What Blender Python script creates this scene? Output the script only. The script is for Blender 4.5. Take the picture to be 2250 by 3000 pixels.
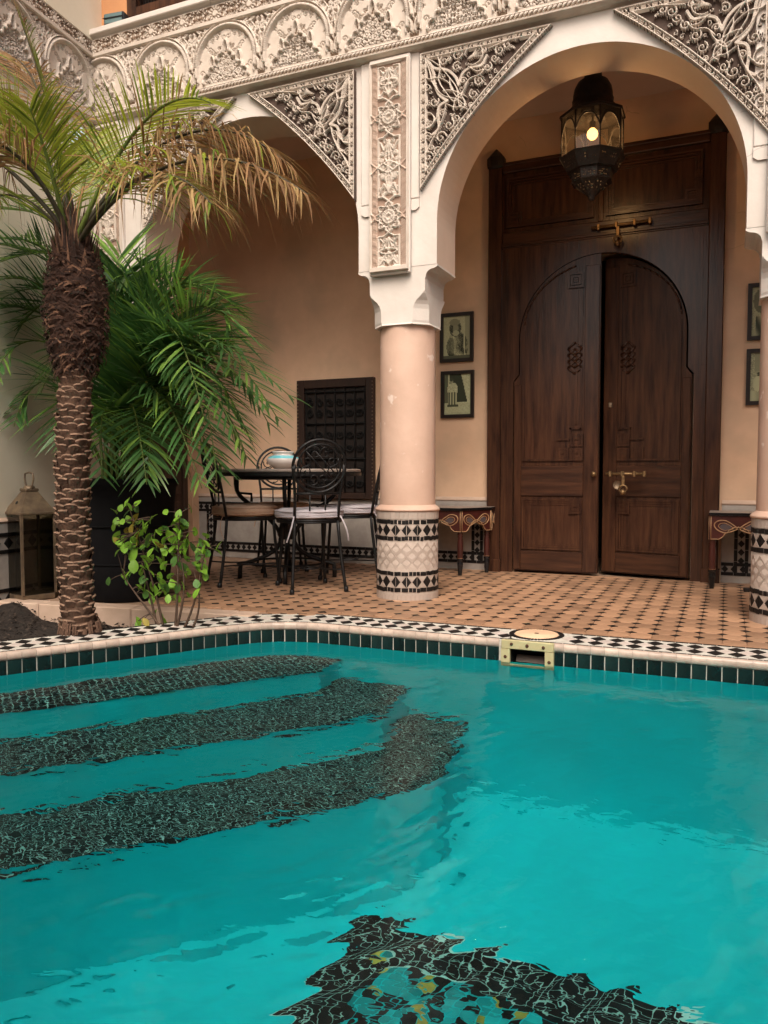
import bpy, math, random
import numpy as np
from mathutils import Vector, Matrix

for _o in list(bpy.data.objects): bpy.data.objects.remove(_o)
SC = bpy.context.scene
COL = SC.collection
R = math.radians
rng = random.Random(7)

# ------------------------------------------------------------------ camera
cam = bpy.data.cameras.new('camera'); camo = bpy.data.objects.new('camera', cam); COL.objects.link(camo)
cam.sensor_fit = 'HORIZONTAL'; cam.sensor_width = 36.0; cam.lens = 36.0*2286/2250
cam.clip_start = 0.05; cam.clip_end = 2000
camo.location = (1.76, -4.386, 0.75)
camo.rotation_euler = (R(90-2.88), 0, R(23.69))
SC.camera = camo

# ------------------------------------------------------------------ sky, sun, exposure
SUN_EL, SUN_AZ = R(48), R(162)          # azimuth measured clockwise from +Y
W = bpy.data.worlds.new('World'); SC.world = W; W.use_nodes = True
_n = W.node_tree.nodes; _l = W.node_tree.links
_bg = _n['Background']; _sky = _n.new('ShaderNodeTexSky')
_sky.sky_type = 'NISHITA'; _sky.sun_disc = False
_sky.sun_elevation = SUN_EL; _sky.sun_rotation = SUN_AZ
_sky.air_density = 0.8; _sky.dust_density = 8.0; _sky.ozone_density = 0.2
_l.new(_sky.outputs[0], _bg.inputs[0]); _bg.inputs[1].default_value = 0.15
sun = bpy.data.lights.new('sun', 'SUN'); suno = bpy.data.objects.new('sun', sun); COL.objects.link(suno)
sun.energy = 1.5; sun.angle = R(34); sun.color = (1.0, 0.95, 0.88)
_d = Vector((math.sin(SUN_AZ)*math.cos(SUN_EL), math.cos(SUN_AZ)*math.cos(SUN_EL), math.sin(SUN_EL)))
suno.rotation_euler = _d.to_track_quat('Z', 'Y').to_euler(); suno.location = (0, -3, 9)
SC.view_settings.view_transform = 'Standard'; SC.view_settings.look = 'None'
SC.view_settings.exposure = 0.36; SC.view_settings.gamma = 1.0
SC.view_settings.use_curve_mapping = False
SC.cycles.use_denoising = True
SC.cycles.max_bounces = 14; SC.cycles.diffuse_bounces = 5; SC.cycles.transmission_bounces = 10
SC.cycles.glossy_bounces = 4; SC.cycles.transparent_max_bounces = 12
SC.cycles.caustics_refractive = True; SC.cycles.caustics_reflective = False
SC.cycles.sample_clamp_indirect = 6.0

# ------------------------------------------------------------------ materials
MATS = {}
def M(name, col, col2=None, rough=.6, scale=5., bump=.15, bscale=60., metal=0., spec=.4, rnd=0., trans=0., coat=0., stretch=None, detail=5., speck=None, crack=0.):
    m = bpy.data.materials.new(name); m.use_nodes = True; MATS[name] = m
    nt = m.node_tree; N = nt.nodes; L = nt.links; b = N['Principled BSDF']
    tc = N.new('ShaderNodeTexCoord'); src = tc.outputs['Object']
    if stretch:
        mp = N.new('ShaderNodeMapping'); mp.inputs['Scale'].default_value = stretch; L.new(src, mp.inputs[0]); src = mp.outputs[0]
    c2 = col2 or tuple(c*.72 for c in col)
    nz = N.new('ShaderNodeTexNoise'); nz.inputs['Scale'].default_value = scale; nz.inputs['Detail'].default_value = detail
    nz.inputs['Roughness'].default_value = .62; L.new(src, nz.inputs[0])
    rp = N.new('ShaderNodeValToRGB'); rp.color_ramp.elements[0].position = .34; rp.color_ramp.elements[1].position = .68
    rp.color_ramp.elements[0].color = (*c2, 1); rp.color_ramp.elements[1].color = (*col, 1)
    L.new(nz.outputs[0], rp.inputs[0]); out = rp.outputs[0]
    if rnd:
        oi = N.new('ShaderNodeObjectInfo'); ge = N.new('ShaderNodeNewGeometry')
        ad = N.new('ShaderNodeMath'); ad.operation = 'ADD'; L.new(oi.outputs['Random'], ad.inputs[0]); L.new(ge.outputs['Random Per Island'], ad.inputs[1])
        fr = N.new('ShaderNodeMath'); fr.operation = 'FRACT'; L.new(ad.outputs[0], fr.inputs[0])
        mr = N.new('ShaderNodeMapRange'); mr.inputs[3].default_value = 1-rnd; mr.inputs[4].default_value = 1+rnd*.6; L.new(fr.outputs[0], mr.inputs[0])
        hs = N.new('ShaderNodeHueSaturation'); L.new(out, hs.inputs['Color']); L.new(mr.outputs[0], hs.inputs['Value'])
        out = hs.outputs[0]
    if speck:
        n3 = N.new('ShaderNodeTexNoise'); n3.inputs['Scale'].default_value = speck[1]; n3.inputs['Detail'].default_value = 3; L.new(src, n3.inputs[0])
        r3 = N.new('ShaderNodeValToRGB'); r3.color_ramp.elements[0].position = speck[2]; r3.color_ramp.elements[1].position = speck[2]+(speck[3] if len(speck) > 3 else .08)
        L.new(n3.outputs[0], r3.inputs[0])
        mx = N.new('ShaderNodeMix'); mx.data_type = 'RGBA'; L.new(r3.outputs[0], mx.inputs[0]); L.new(out, mx.inputs[6]); mx.inputs[7].default_value = (*speck[0], 1)
        out = mx.outputs[2]
    if crack:                                   # sparse hairline cracks
        nd = N.new('ShaderNodeTexNoise'); nd.inputs['Scale'].default_value = 3.; nd.inputs['Detail'].default_value = 6; L.new(src, nd.inputs[0])
        va = N.new('ShaderNodeVectorMath'); va.operation = 'MULTIPLY_ADD'; L.new(nd.outputs['Color'], va.inputs[0]); va.inputs[1].default_value = (.16,.16,.16); L.new(src, va.inputs[2])
        vo = N.new('ShaderNodeTexVoronoi'); vo.feature = 'DISTANCE_TO_EDGE'; vo.inputs['Scale'].default_value = 1.5; L.new(va.outputs[0], vo.inputs['Vector'])
        lt_ = N.new('ShaderNodeMath'); lt_.operation = 'LESS_THAN'; lt_.inputs[1].default_value = .0026; L.new(vo.outputs['Distance'], lt_.inputs[0])
        nm = N.new('ShaderNodeTexNoise'); nm.inputs['Scale'].default_value = 1.1; L.new(src, nm.inputs[0])
        gt_ = N.new('ShaderNodeMath'); gt_.operation = 'GREATER_THAN'; gt_.inputs[1].default_value = .59; L.new(nm.outputs[0], gt_.inputs[0])
        mu = N.new('ShaderNodeMath'); mu.operation = 'MULTIPLY'; L.new(lt_.outputs[0], mu.inputs[0]); L.new(gt_.outputs[0], mu.inputs[1])
        m3 = N.new('ShaderNodeMath'); m3.operation = 'MULTIPLY'; m3.inputs[1].default_value = crack; L.new(mu.outputs[0], m3.inputs[0])
        mc = N.new('ShaderNodeMix'); mc.data_type = 'RGBA'; L.new(m3.outputs[0], mc.inputs[0]); L.new(out, mc.inputs[6]); mc.inputs[7].default_value = (col[0]*.45, col[1]*.42, col[2]*.40, 1)
        out = mc.outputs[2]
    L.new(out, b.inputs['Base Color'])
    b.inputs['Roughness'].default_value = rough; b.inputs['Metallic'].default_value = metal
    b.inputs['Specular IOR Level'].default_value = spec
    if coat: b.inputs['Coat Weight'].default_value = coat; b.inputs['Coat Roughness'].default_value = .25
    if bump:
        nb = N.new('ShaderNodeTexNoise'); nb.inputs['Scale'].default_value = bscale; nb.inputs['Detail'].default_value = 4; L.new(src, nb.inputs[0])
        bp = N.new('ShaderNodeBump'); bp.inputs['Strength'].default_value = bump; bp.inputs['Distance'].default_value = .01
        L.new(nb.outputs[0], bp.inputs['Height']); L.new(bp.outputs[0], b.inputs['Normal'])
    if trans:
        tr = N.new('ShaderNodeBsdfTranslucent'); L.new(out, tr.inputs[0]); ms = N.new('ShaderNodeMixShader'); ms.inputs[0].default_value = trans
        L.new(b.outputs[0], ms.inputs[1]); L.new(tr.outputs[0], ms.inputs[2]); L.new(ms.outputs[0], N['Material Output'].inputs[0])
    return m

M('white_plaster', (.69,.635,.585), (.58,.515,.46), rough=.8, scale=2.2, bump=.25, bscale=18, detail=10, crack=.45)
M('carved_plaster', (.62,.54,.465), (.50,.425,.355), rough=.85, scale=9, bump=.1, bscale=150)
M('carving_ground_shade', (.095,.064,.050), (.06,.04,.032), rough=.95, scale=14, bump=.1)  # dark brown ground of the spandrels, with recess shade put into its colour
M('frieze_ground_shade', (.30,.21,.15), (.21,.145,.10), rough=.95, scale=14, bump=.1)  # shade of the frieze's holes and incised lines painted as a darker colour
M('panel_ground_shade', (.36,.25,.19), (.27,.185,.14), rough=.9, scale=14, bump=.1)  # pinkish ground, darkened in colour for the shade between the carvings
M('pink_carving', (.57,.43,.345), (.48,.35,.275), rough=.9, scale=14, bump=.1)
M('salmon_plaster', (.80,.55,.375), (.64,.415,.27), rough=.62, scale=1.6, bump=.25, bscale=9, detail=10, speck=((.53,.37,.25),2.3,.48,.26), crack=.45)
M('vault_plaster', (.64,.48,.38), (.54,.40,.31), rough=.7, scale=1.8, bump=.08, bscale=30, detail=8)
M('column_plaster', (.66,.46,.36), (.53,.355,.27), rough=.55, scale=2.4, bump=.35, bscale=11, detail=12, speck=((.74,.60,.52),13,.655,.05), crack=.5)
M('pale_wall', (.76,.70,.58), (.66,.60,.47), rough=.8, scale=1.3, bump=.1, bscale=30, detail=8)
M('ochre_wall', (.62,.30,.13), (.50,.24,.11), rough=.85, scale=3, bump=.15, bscale=40)
M('rear_wall', (.66,.56,.47), (.58,.48,.40), rough=.85, scale=2, bump=.05)
M('terracotta', (.46,.275,.165), (.35,.20,.12), rough=.42, scale=9, bump=.25, bscale=50, rnd=.34, speck=((.36,.20,.12),11,.60,.14))
M('black_tile', (.014,.011,.010), (.008,.007,.007), rough=.55, spec=.25, scale=20, bump=.08, rnd=.3)
M('grout', (.45,.37,.32), (.38,.31,.26), rough=.9, scale=30, bump=.2)
M('floor_grout', (.38,.25,.17), (.29,.185,.125), rough=.9, scale=20, bump=.2)
M('white_tile', (.66,.59,.54), (.54,.46,.41), rough=.4, scale=25, bump=.1, rnd=.16)
M('bullnose_tile', (.60,.48,.40), (.44,.34,.28), rough=.22, scale=18, bump=.15, bscale=30, rnd=.18)
M('green_tile', (.012,.030,.028), (.006,.016,.016), rough=.16, scale=14, bump=.06, rnd=.4, speck=((.30,.32,.28),38,.72))
M('pale_grout', (.62,.60,.54), (.46,.44,.38), rough=.85, scale=30, bump=.2)
M('dado_tile', (.44,.40,.36), (.34,.30,.27), rough=.35, scale=10, bump=.08, rnd=.12)
M('column_tile', (.46,.385,.335), (.40,.33,.285), rough=.35, scale=16, bump=.1, rnd=.1)
M('plain_tile', (.45,.375,.325), (.39,.32,.275), rough=.4, scale=12, bump=.1, rnd=.06)
M('kerb_stone', (.62,.46,.36), (.50,.36,.27), rough=.7, scale=6, bump=.2, bscale=40)
M('soil', (.030,.022,.017), (.016,.012,.010), rough=.95, scale=30, bump=1., bscale=60)
M('mulch', (.07,.05,.038), (.025,.018,.014), rough=.9, scale=30, bump=.2, rnd=.6)
M('pool_plaster', (.002,.585,.635), (.002,.505,.55), rough=.6, scale=3, bump=.05, bscale=25)
M('pool_mosaic', (.012,.016,.018), (.005,.007,.008), rough=.3, scale=20, bump=.05, rnd=.5)
M('mosaic_grout', (.40,.76,.70), (.30,.62,.57), rough=.9, scale=20, bump=.1)
M('teal_mosaic', (.01,.42,.44), (.01,.30,.32), rough=.3, scale=20, bump=.05, rnd=.4)
M('gold_mosaic', (.35,.42,.08), (.25,.22,.05), rough=.3, scale=20, bump=.05, rnd=.4)
M('frame_wood', (.040,.019,.012), (.02,.010,.007), rough=.5, scale=3, bump=.2, bscale=20, stretch=(6,6,.8))
M('grille_iron', (.010,.010,.010), (.006,.006,.006), rough=.75, scale=30, bump=.2, spec=.2)
M('dark_wood', (.082,.034,.017), (.026,.011,.007), rough=.27, scale=3.2, bump=.12, bscale=14, stretch=(9,9,.8), detail=8, spec=.35)
M('dark_wood_rail', (.074,.031,.016), (.026,.011,.007), rough=.29, scale=3.2, bump=.12, bscale=14, stretch=(.8,9,9), detail=8, spec=.35)
M('black_wood', (.020,.012,.009), (.010,.007,.006), rough=.5, scale=3, bump=.2, bscale=20, stretch=(6,6,.8))
M('old_wood', (.085,.045,.028), (.04,.022,.015), rough=.7, scale=4, bump=.3, bscale=20, stretch=(8,8,.8))
M('iron', (.014,.014,.015), (.008,.008,.008), rough=.42, scale=30, bump=.25, bscale=90, metal=.3, spec=.5)
M('lantern_metal', (.034,.023,.017), (.016,.011,.008), rough=.55, scale=30, bump=.3, bscale=90, metal=.2)
M('aged_brass', (.26,.19,.12), (.14,.10,.07), rough=.5, scale=18, bump=.25, bscale=70, metal=.55)
M('brass', (.30,.19,.085), (.15,.09,.045), rough=.45, scale=30, bump=.2, metal=.7)
M('cream_plastic', (.50,.47,.27), (.42,.36,.19), rough=.5, scale=9, bump=.1, speck=((.34,.21,.10),9,.60,.12))
M('lid_plastic', (.80,.55,.36), (.72,.48,.31), rough=.55, scale=6, bump=.08)
M('rust', (.10,.045,.02), (.05,.02,.01), rough=.8, scale=40)
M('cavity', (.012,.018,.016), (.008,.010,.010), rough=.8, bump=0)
M('red_wood', (.070,.016,.012), (.04,.010,.008), rough=.32, scale=8, bump=.08, coat=.3)
M('console_dark', (.05,.020,.014), (.03,.012,.010), rough=.35, scale=8, bump=.08, coat=.2)
M('gold_line', (.42,.25,.13), (.30,.17,.085), rough=.5, scale=20, bump=.1)
M('blue_paint', (.05,.06,.09), (.10,.06,.04), rough=.5, scale=40, bump=.1)
M('black_lacquer', (.010,.009,.010), (.006,.006,.006), rough=.25, scale=10, bump=.05)
M('grey_top', (.36,.30,.26), (.26,.21,.18), rough=.4, scale=12, bump=.1)
M('cushion_tan', (.66,.46,.33), (.56,.38,.27), rough=.9, scale=20, bump=.3, bscale=160)
M('cushion_white', (.58,.54,.57), (.46,.42,.45), rough=.9, scale=10, bump=.4, bscale=90)
M('ceramic', (.80,.74,.70), (.72,.65,.61), rough=.12, scale=6, bump=.02, coat=.5)
M('ceramic_blue', (.10,.55,.66), (.30,.68,.74), rough=.12, scale=16, bump=.02, coat=.5)
M('frame_black', (.016,.008,.007), (.010,.006,.005), rough=.35, scale=20, bump=.1)
M('bark', (.12,.066,.042), (.05,.027,.017), rough=.95, scale=30, bump=.6, bscale=80)
M('bark_tip', (.25,.155,.105), (.15,.092,.06), rough=.9, scale=40, bump=.3, rnd=.3)
M('fibre', (.055,.026,.016), (.026,.012,.008), rough=.95, scale=40, bump=.5, rnd=.5)
M('fibre_pale', (.16,.085,.05), (.09,.045,.028), rough=.95, scale=40, bump=.3, rnd=.4)
M('frond_green', (.19,.28,.03), (.12,.19,.02), rough=.45, scale=8, bump=0, trans=.45, rnd=.3)
M('frond_yellow', (.40,.46,.05), (.28,.35,.035), rough=.45, scale=8, bump=0, trans=.45, rnd=.25)
M('frond_brown', (.33,.185,.075), (.20,.10,.04), rough=.7, scale=10, bump=0, trans=.3, rnd=.4)
M('frond_tan', (.43,.29,.125), (.28,.18,.06), rough=.7, scale=10, bump=0, trans=.35, rnd=.3)
M('rachis', (.05,.045,.02), (.03,.022,.012), rough=.6, scale=20, bump=.1)
M('rachis_green', (.13,.19,.035), (.08,.11,.02), rough=.5, scale=20, bump=.1)
M('areca_leaf', (.10,.225,.06), (.05,.14,.04), rough=.35, scale=6, bump=0, trans=.25, rnd=.35)
M('areca_leaf_light', (.26,.44,.08), (.16,.32,.06), rough=.35, scale=6, bump=0, trans=.3, rnd=.3)
M('rose_leaf', (.11,.25,.05), (.065,.165,.035), rough=.4, scale=30, bump=.2, trans=.3, rnd=.35)
M('rose_leaf_yellow', (.42,.36,.05), (.30,.22,.04), rough=.5, scale=40, bump=.2, trans=.3, rnd=.2)
M('rose_leaf_bright', (.24,.46,.04), (.16,.34,.04), rough=.4, scale=30, bump=.2, trans=.35, rnd=.2)
M('stem', (.09,.055,.035), (.05,.03,.02), rough=.8, scale=30, bump=.3)
M('pot_black', (.008,.008,.009), (.005,.005,.006), rough=.8, scale=8, bump=.15, spec=.12)
M('lamp_black', (.012,.014,.015), (.008,.009,.010), rough=.4, scale=10, bump=.05)
M('lamp_glass', (.16,.24,.24), (.10,.16,.17), rough=.1, scale=6, bump=0)
M('dome_blue', (.45,.62,.74), (.40,.55,.66), rough=.25, scale=4, bump=0)
M('ground_earth', (.30,.24,.18), (.24,.18,.13), rough=.95, scale=2)

def special(name):
    m = bpy.data.materials.new(name); m.use_nodes = True; MATS[name] = m
    return m, m.node_tree.nodes, m.node_tree.links
m, N, L = special('pool_water')
g = N.new('ShaderNodeBsdfRefraction'); g.inputs['IOR'].default_value = 1.33; g.inputs['Roughness'].default_value = 0.0
g.inputs['Color'].default_value = (.86, .99, .98, 1)
gs = N.new('ShaderNodeBsdfGlossy'); gs.inputs['Roughness'].default_value = .0
fz = N.new('ShaderNodeFresnel'); fz.inputs['IOR'].default_value = 1.33; ge = N.new('ShaderNodeNewGeometry')
mr = N.new('ShaderNodeMapRange'); mr.inputs[3].default_value = .42; mr.inputs[4].default_value = 1.0; L.new(ge.outputs['Backfacing'], mr.inputs[0])
ml = N.new('ShaderNodeMath'); ml.operation = 'MULTIPLY'; L.new(fz.outputs[0], ml.inputs[0]); L.new(mr.outputs[0], ml.inputs[1])
ms = N.new('ShaderNodeMixShader'); L.new(ml.outputs[0], ms.inputs[0]); L.new(g.outputs[0], ms.inputs[1]); L.new(gs.outputs[0], ms.inputs[2]); L.new(ms.outputs[0], N['Material Output'].inputs[0])
tc = N.new('ShaderNodeTexCoord'); mp = N.new('ShaderNodeMapping'); mp.inputs['Scale'].default_value = (1., 1.6, 1.); mp.inputs['Rotation'].default_value = (0,0,.5); L.new(tc.outputs['Object'], mp.inputs[0])
nz = N.new('ShaderNodeTexNoise'); nz.inputs['Scale'].default_value = 20; nz.inputs['Detail'].default_value = 1.5; nz.inputs['Distortion'].default_value = .6; L.new(mp.outputs[0], nz.inputs[0])
bp = N.new('ShaderNodeBump'); bp.inputs['Strength'].default_value = .15; bp.inputs['Distance'].default_value = .010; L.new(nz.outputs[0], bp.inputs['Height']); L.new(bp.outputs[0], g.inputs['Normal']); L.new(bp.outputs[0], gs.inputs['Normal']); L.new(bp.outputs[0], fz.inputs['Normal'])
m, N, L = special('clear_glass')
t = N.new('ShaderNodeBsdfTransparent'); t.inputs[0].default_value = (.93, .93, .90, 1)
gl = N.new('ShaderNodeBsdfGlossy'); gl.inputs['Roughness'].default_value = .06
fr = N.new('ShaderNodeFresnel'); fr.inputs[0].default_value = 1.45
ms = N.new('ShaderNodeMixShader'); L.new(fr.outputs[0], ms.inputs[0]); L.new(t.outputs[0], ms.inputs[1]); L.new(gl.outputs[0], ms.inputs[2])
ds = N.new('ShaderNodeBsdfTranslucent'); ds.inputs[0].default_value = (.85,.80,.70,1); m2 = N.new('ShaderNodeMixShader')
nz = N.new('ShaderNodeTexNoise'); nz.inputs['Scale'].default_value = 14; mr = N.new('ShaderNodeMapRange'); mr.inputs[3].default_value = .001; mr.inputs[4].default_value = .014
L.new(nz.outputs[0], mr.inputs[0]); L.new(mr.outputs[0], m2.inputs[0]); L.new(ms.outputs[0], m2.inputs[1]); L.new(ds.outputs[0], m2.inputs[2])
L.new(m2.outputs[0], N['Material Output'].inputs[0])
m, N, L = special('dusty_glass')
t = N.new('ShaderNodeBsdfTransparent'); t.inputs[0].default_value = (.55, .55, .48, 1)
gl = N.new('ShaderNodeBsdfGlossy'); gl.inputs['Roughness'].default_value = .12; gl.inputs[0].default_value = (.8,.8,.75,1)
fr = N.new('ShaderNodeFresnel'); fr.inputs[0].default_value = 1.45
ms = N.new('ShaderNodeMixShader'); L.new(fr.outputs[0], ms.inputs[0]); L.new(t.outputs[0], ms.inputs[1]); L.new(gl.outputs[0], ms.inputs[2])
L.new(ms.outputs[0], N['Material Output'].inputs[0])
m, N, L = special('bulb_glow')
e = N.new('ShaderNodeEmission'); e.inputs[0].default_value = (1.0, .47, .13, 1); e.inputs[1].default_value = 3.6; L.new(e.outputs[0], N['Material Output'].inputs[0])
m, N, L = special('print')
at = N.new('ShaderNodeVertexColor'); at.layer_name = 'print'; L.new(at.outputs[0], N['Principled BSDF'].inputs['Base Color']); N['Principled BSDF'].inputs['Roughness'].default_value = .25

# ------------------------------------------------------------------ mesh builder
class MB:
    def __init__(s): s.v = []; s.f = []; s.m = []; s.sm = []
    def add(s, vs, fs, mi=0, smooth=False):
        o = len(s.v); s.v += [tuple(p) for p in vs]
        for f in fs: s.f.append(tuple(i+o for i in f)); s.m.append(mi); s.sm.append(smooth)
        return s
    def box(s, x0, x1, y0, y1, z0, z1, mi=0, c=0.):
        if c <= 0:
            v = [(x0,y0,z0),(x1,y0,z0),(x1,y1,z0),(x0,y1,z0),(x0,y0,z1),(x1,y0,z1),(x1,y1,z1),(x0,y1,z1)]
            return s.add(v, [(0,3,2,1),(4,5,6,7),(0,1,5,4),(1,2,6,5),(2,3,7,6),(3,0,4,7)], mi)
        v = []; idx = {}
        for i in (0,1):
            for j in (0,1):
                for k in (0,1):
                    X, Y, Z = (x0,x1)[i], (y0,y1)[j], (z0,z1)[k]; dx, dy, dz = (c,-c)[i], (c,-c)[j], (c,-c)[k]
                    idx[i,j,k] = len(v); v += [(X, Y+dy, Z+dz), (X+dx, Y, Z+dz), (X+dx, Y+dy, Z)]
        q = lambda a, i: idx[a]+i
        F = []
        F += [(q((0,0,0),0),q((0,0,1),0),q((0,1,1),0),q((0,1,0),0)), (q((1,0,0),0),q((1,1,0),0),q((1,1,1),0),q((1,0,1),0))]
        F += [(q((0,0,0),1),q((1,0,0),1),q((1,0,1),1),q((0,0,1),1)), (q((0,1,0),1),q((0,1,1),1),q((1,1,1),1),q((1,1,0),1))]
        F += [(q((0,0,0),2),q((0,1,0),2),q((1,1,0),2),q((1,0,0),2)), (q((0,0,1),2),q((1,0,1),2),q((1,1,1),2),q((0,1,1),2))]
        for j in (0,1):
            for k in (0,1): F.append((q((0,j,k),1),q((1,j,k),1),q((1,j,k),2),q((0,j,k),2)))
        for i in (0,1):
            for k in (0,1): F.append((q((i,0,k),0),q((i,1,k),0),q((i,1,k),2),q((i,0,k),2)))
            for j in (0,1): F.append((q((i,j,0),0),q((i,j,1),0),q((i,j,1),1),q((i,j,0),1)))
        for i in (0,1):
            for j in (0,1):
                for k in (0,1): F.append((q((i,j,k),0),q((i,j,k),1),q((i,j,k),2)))
        return s.add(v, F, mi)
    def tube(s, pts, r, n=6, mi=0, cap=True, smooth=True):
        P = [Vector(p) for p in pts]; rr = r if isinstance(r, (list, tuple)) else [r]*len(P)
        vs = []; up = None
        for i, p in enumerate(P):
            t = (P[min(i+1, len(P)-1)]-P[max(i-1, 0)])
            t = t.normalized() if t.length > 1e-9 else Vector((0,0,1))
            if up is None: up = Vector((0,0,1)) if abs(t.z) < .9 else Vector((1,0,0))
            a = (up-t*up.dot(t))
            a = a.normalized() if a.length > 1e-6 else t.orthogonal().normalized()
            up = a; b = t.cross(a)
            for k in range(n):
                w = 2*math.pi*k/n; vs.append(p+(a*math.cos(w)+b*math.sin(w))*rr[i])
        fs = [(i*n+k, i*n+(k+1) % n, (i+1)*n+(k+1) % n, (i+1)*n+k) for i in range(len(P)-1) for k in range(n)]
        if cap: fs += [tuple(range(n-1,-1,-1)), tuple((len(P)-1)*n+k for k in range(n))]
        return s.add(vs, fs, mi, smooth)
    def ring(s, c, rad, r, axis='z', n=28, m=6, mi=0, rad2=None):
        pts = []; rad2 = rad2 or rad
        for k in range(n+1):
            w = 2*math.pi*k/n; a, b = rad*math.cos(w), rad2*math.sin(w)
            pts.append((c[0]+a, c[1]+b, c[2]) if axis == 'z' else ((c[0], c[1]+a, c[2]+b) if axis == 'x' else (c[0]+a, c[1], c[2]+b)))
        return s.tube(pts, r, m, mi, False)
    def lathe(s, prof, c=(0,0,0), n=24, mi=0, smooth=True, a0=0., a1=2*math.pi, rot=0.):
        full = abs(a1-a0-2*math.pi) < 1e-6; K = n if full else n+1; vs = []
        for r, z in prof:
            for k in range(K):
                w = rot+a0+(a1-a0)*k/n; vs.append((c[0]+r*math.cos(w), c[1]+r*math.sin(w), c[2]+z))
        fs = []
        for i in range(len(prof)-1):
            for k in range(n if full else n):
                k2 = (k+1) % K if full else k+1
                fs.append((i*K+k, i*K+k2, (i+1)*K+k2, (i+1)*K+k))
        return s.add(vs, fs, mi, smooth)
    def prism(s, poly, z0, z1, mi=0, top_mi=None):
        n = len(poly); s.add([(x,y,z0) for x,y in poly]+[(x,y,z1) for x,y in poly], [(i,(i+1) % n,n+(i+1) % n,n+i) for i in range(n)]+[tuple(range(n-1,-1,-1))], mi)
        return s.add([(x,y,z1) for x,y in poly], [tuple(range(n))], mi if top_mi is None else top_mi)
    def plate(s, poly, y0, y1, mi=0):
        """polygon in x,z extruded from y0 (front) to y1 (back)"""
        n = len(poly)
        a = sum(poly[i][0]*poly[(i+1) % n][1]-poly[(i+1) % n][0]*poly[i][1] for i in range(n))
        if a < 0: poly = poly[::-1]
        return s.add([(x,y0,z) for x,z in poly]+[(x,y1,z) for x,z in poly],
                     [tuple(range(n)), tuple(range(2*n-1,n-1,-1))]+[(i,n+i,n+(i+1) % n,(i+1) % n) for i in range(n)], mi)
    def mesh(s, name, mats):
        me = bpy.data.meshes.new(name); me.from_pydata(s.v, [], s.f)
        for mm in ([mats] if isinstance(mats, str) else mats): me.materials.append(MATS[mm])
        me.polygons.foreach_set('material_index', s.m); me.polygons.foreach_set('use_smooth', s.sm); me.update()
        return me
    def build(s, name, mats, parent=None, loc=(0,0,0), rot=(0,0,0), **kw):
        return place(name, s.mesh(name, mats), parent, loc, rot, **kw)

def place(name, me, parent=None, loc=(0,0,0), rot=(0,0,0), scale=None, **kw):
    o = bpy.data.objects.new(name, me); COL.objects.link(o); o.parent = parent
    o.location = loc; o.rotation_euler = rot
    if scale: o.scale = scale
    for k, v in kw.items(): o[k] = v
    return o
def thing(name, label, cat, loc=(0,0,0), rz=0., group=None):
    o = bpy.data.objects.new(name, None); COL.objects.link(o); o.empty_display_size = .1
    o.location = loc; o.rotation_euler = (0,0,rz); o['label'] = label; o['category'] = cat; o['kind'] = 'thing'
    if group: o['group'] = group
    return o
def bez(p, n):
    p = [Vector(q) for q in p]; k = len(p)-1; out = []
    for i in range(n+1):
        t = i/n; out.append(sum((p[j]*(math.comb(k,j)*(1-t)**(k-j)*t**j) for j in range(k+1)), Vector((0,0,0))))
    return out
def spiral(cx, cy, r, turns=1.6, d=1, a0=0., n=30, r0=.12):
    return [(cx+r*(r0+(1-r0)*(1-t/n))*math.cos(a0+d*turns*2*math.pi*t/n), cy+r*(r0+(1-r0)*(1-t/n))*math.sin(a0+d*turns*2*math.pi*t/n)) for t in range(n+1)]
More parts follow.
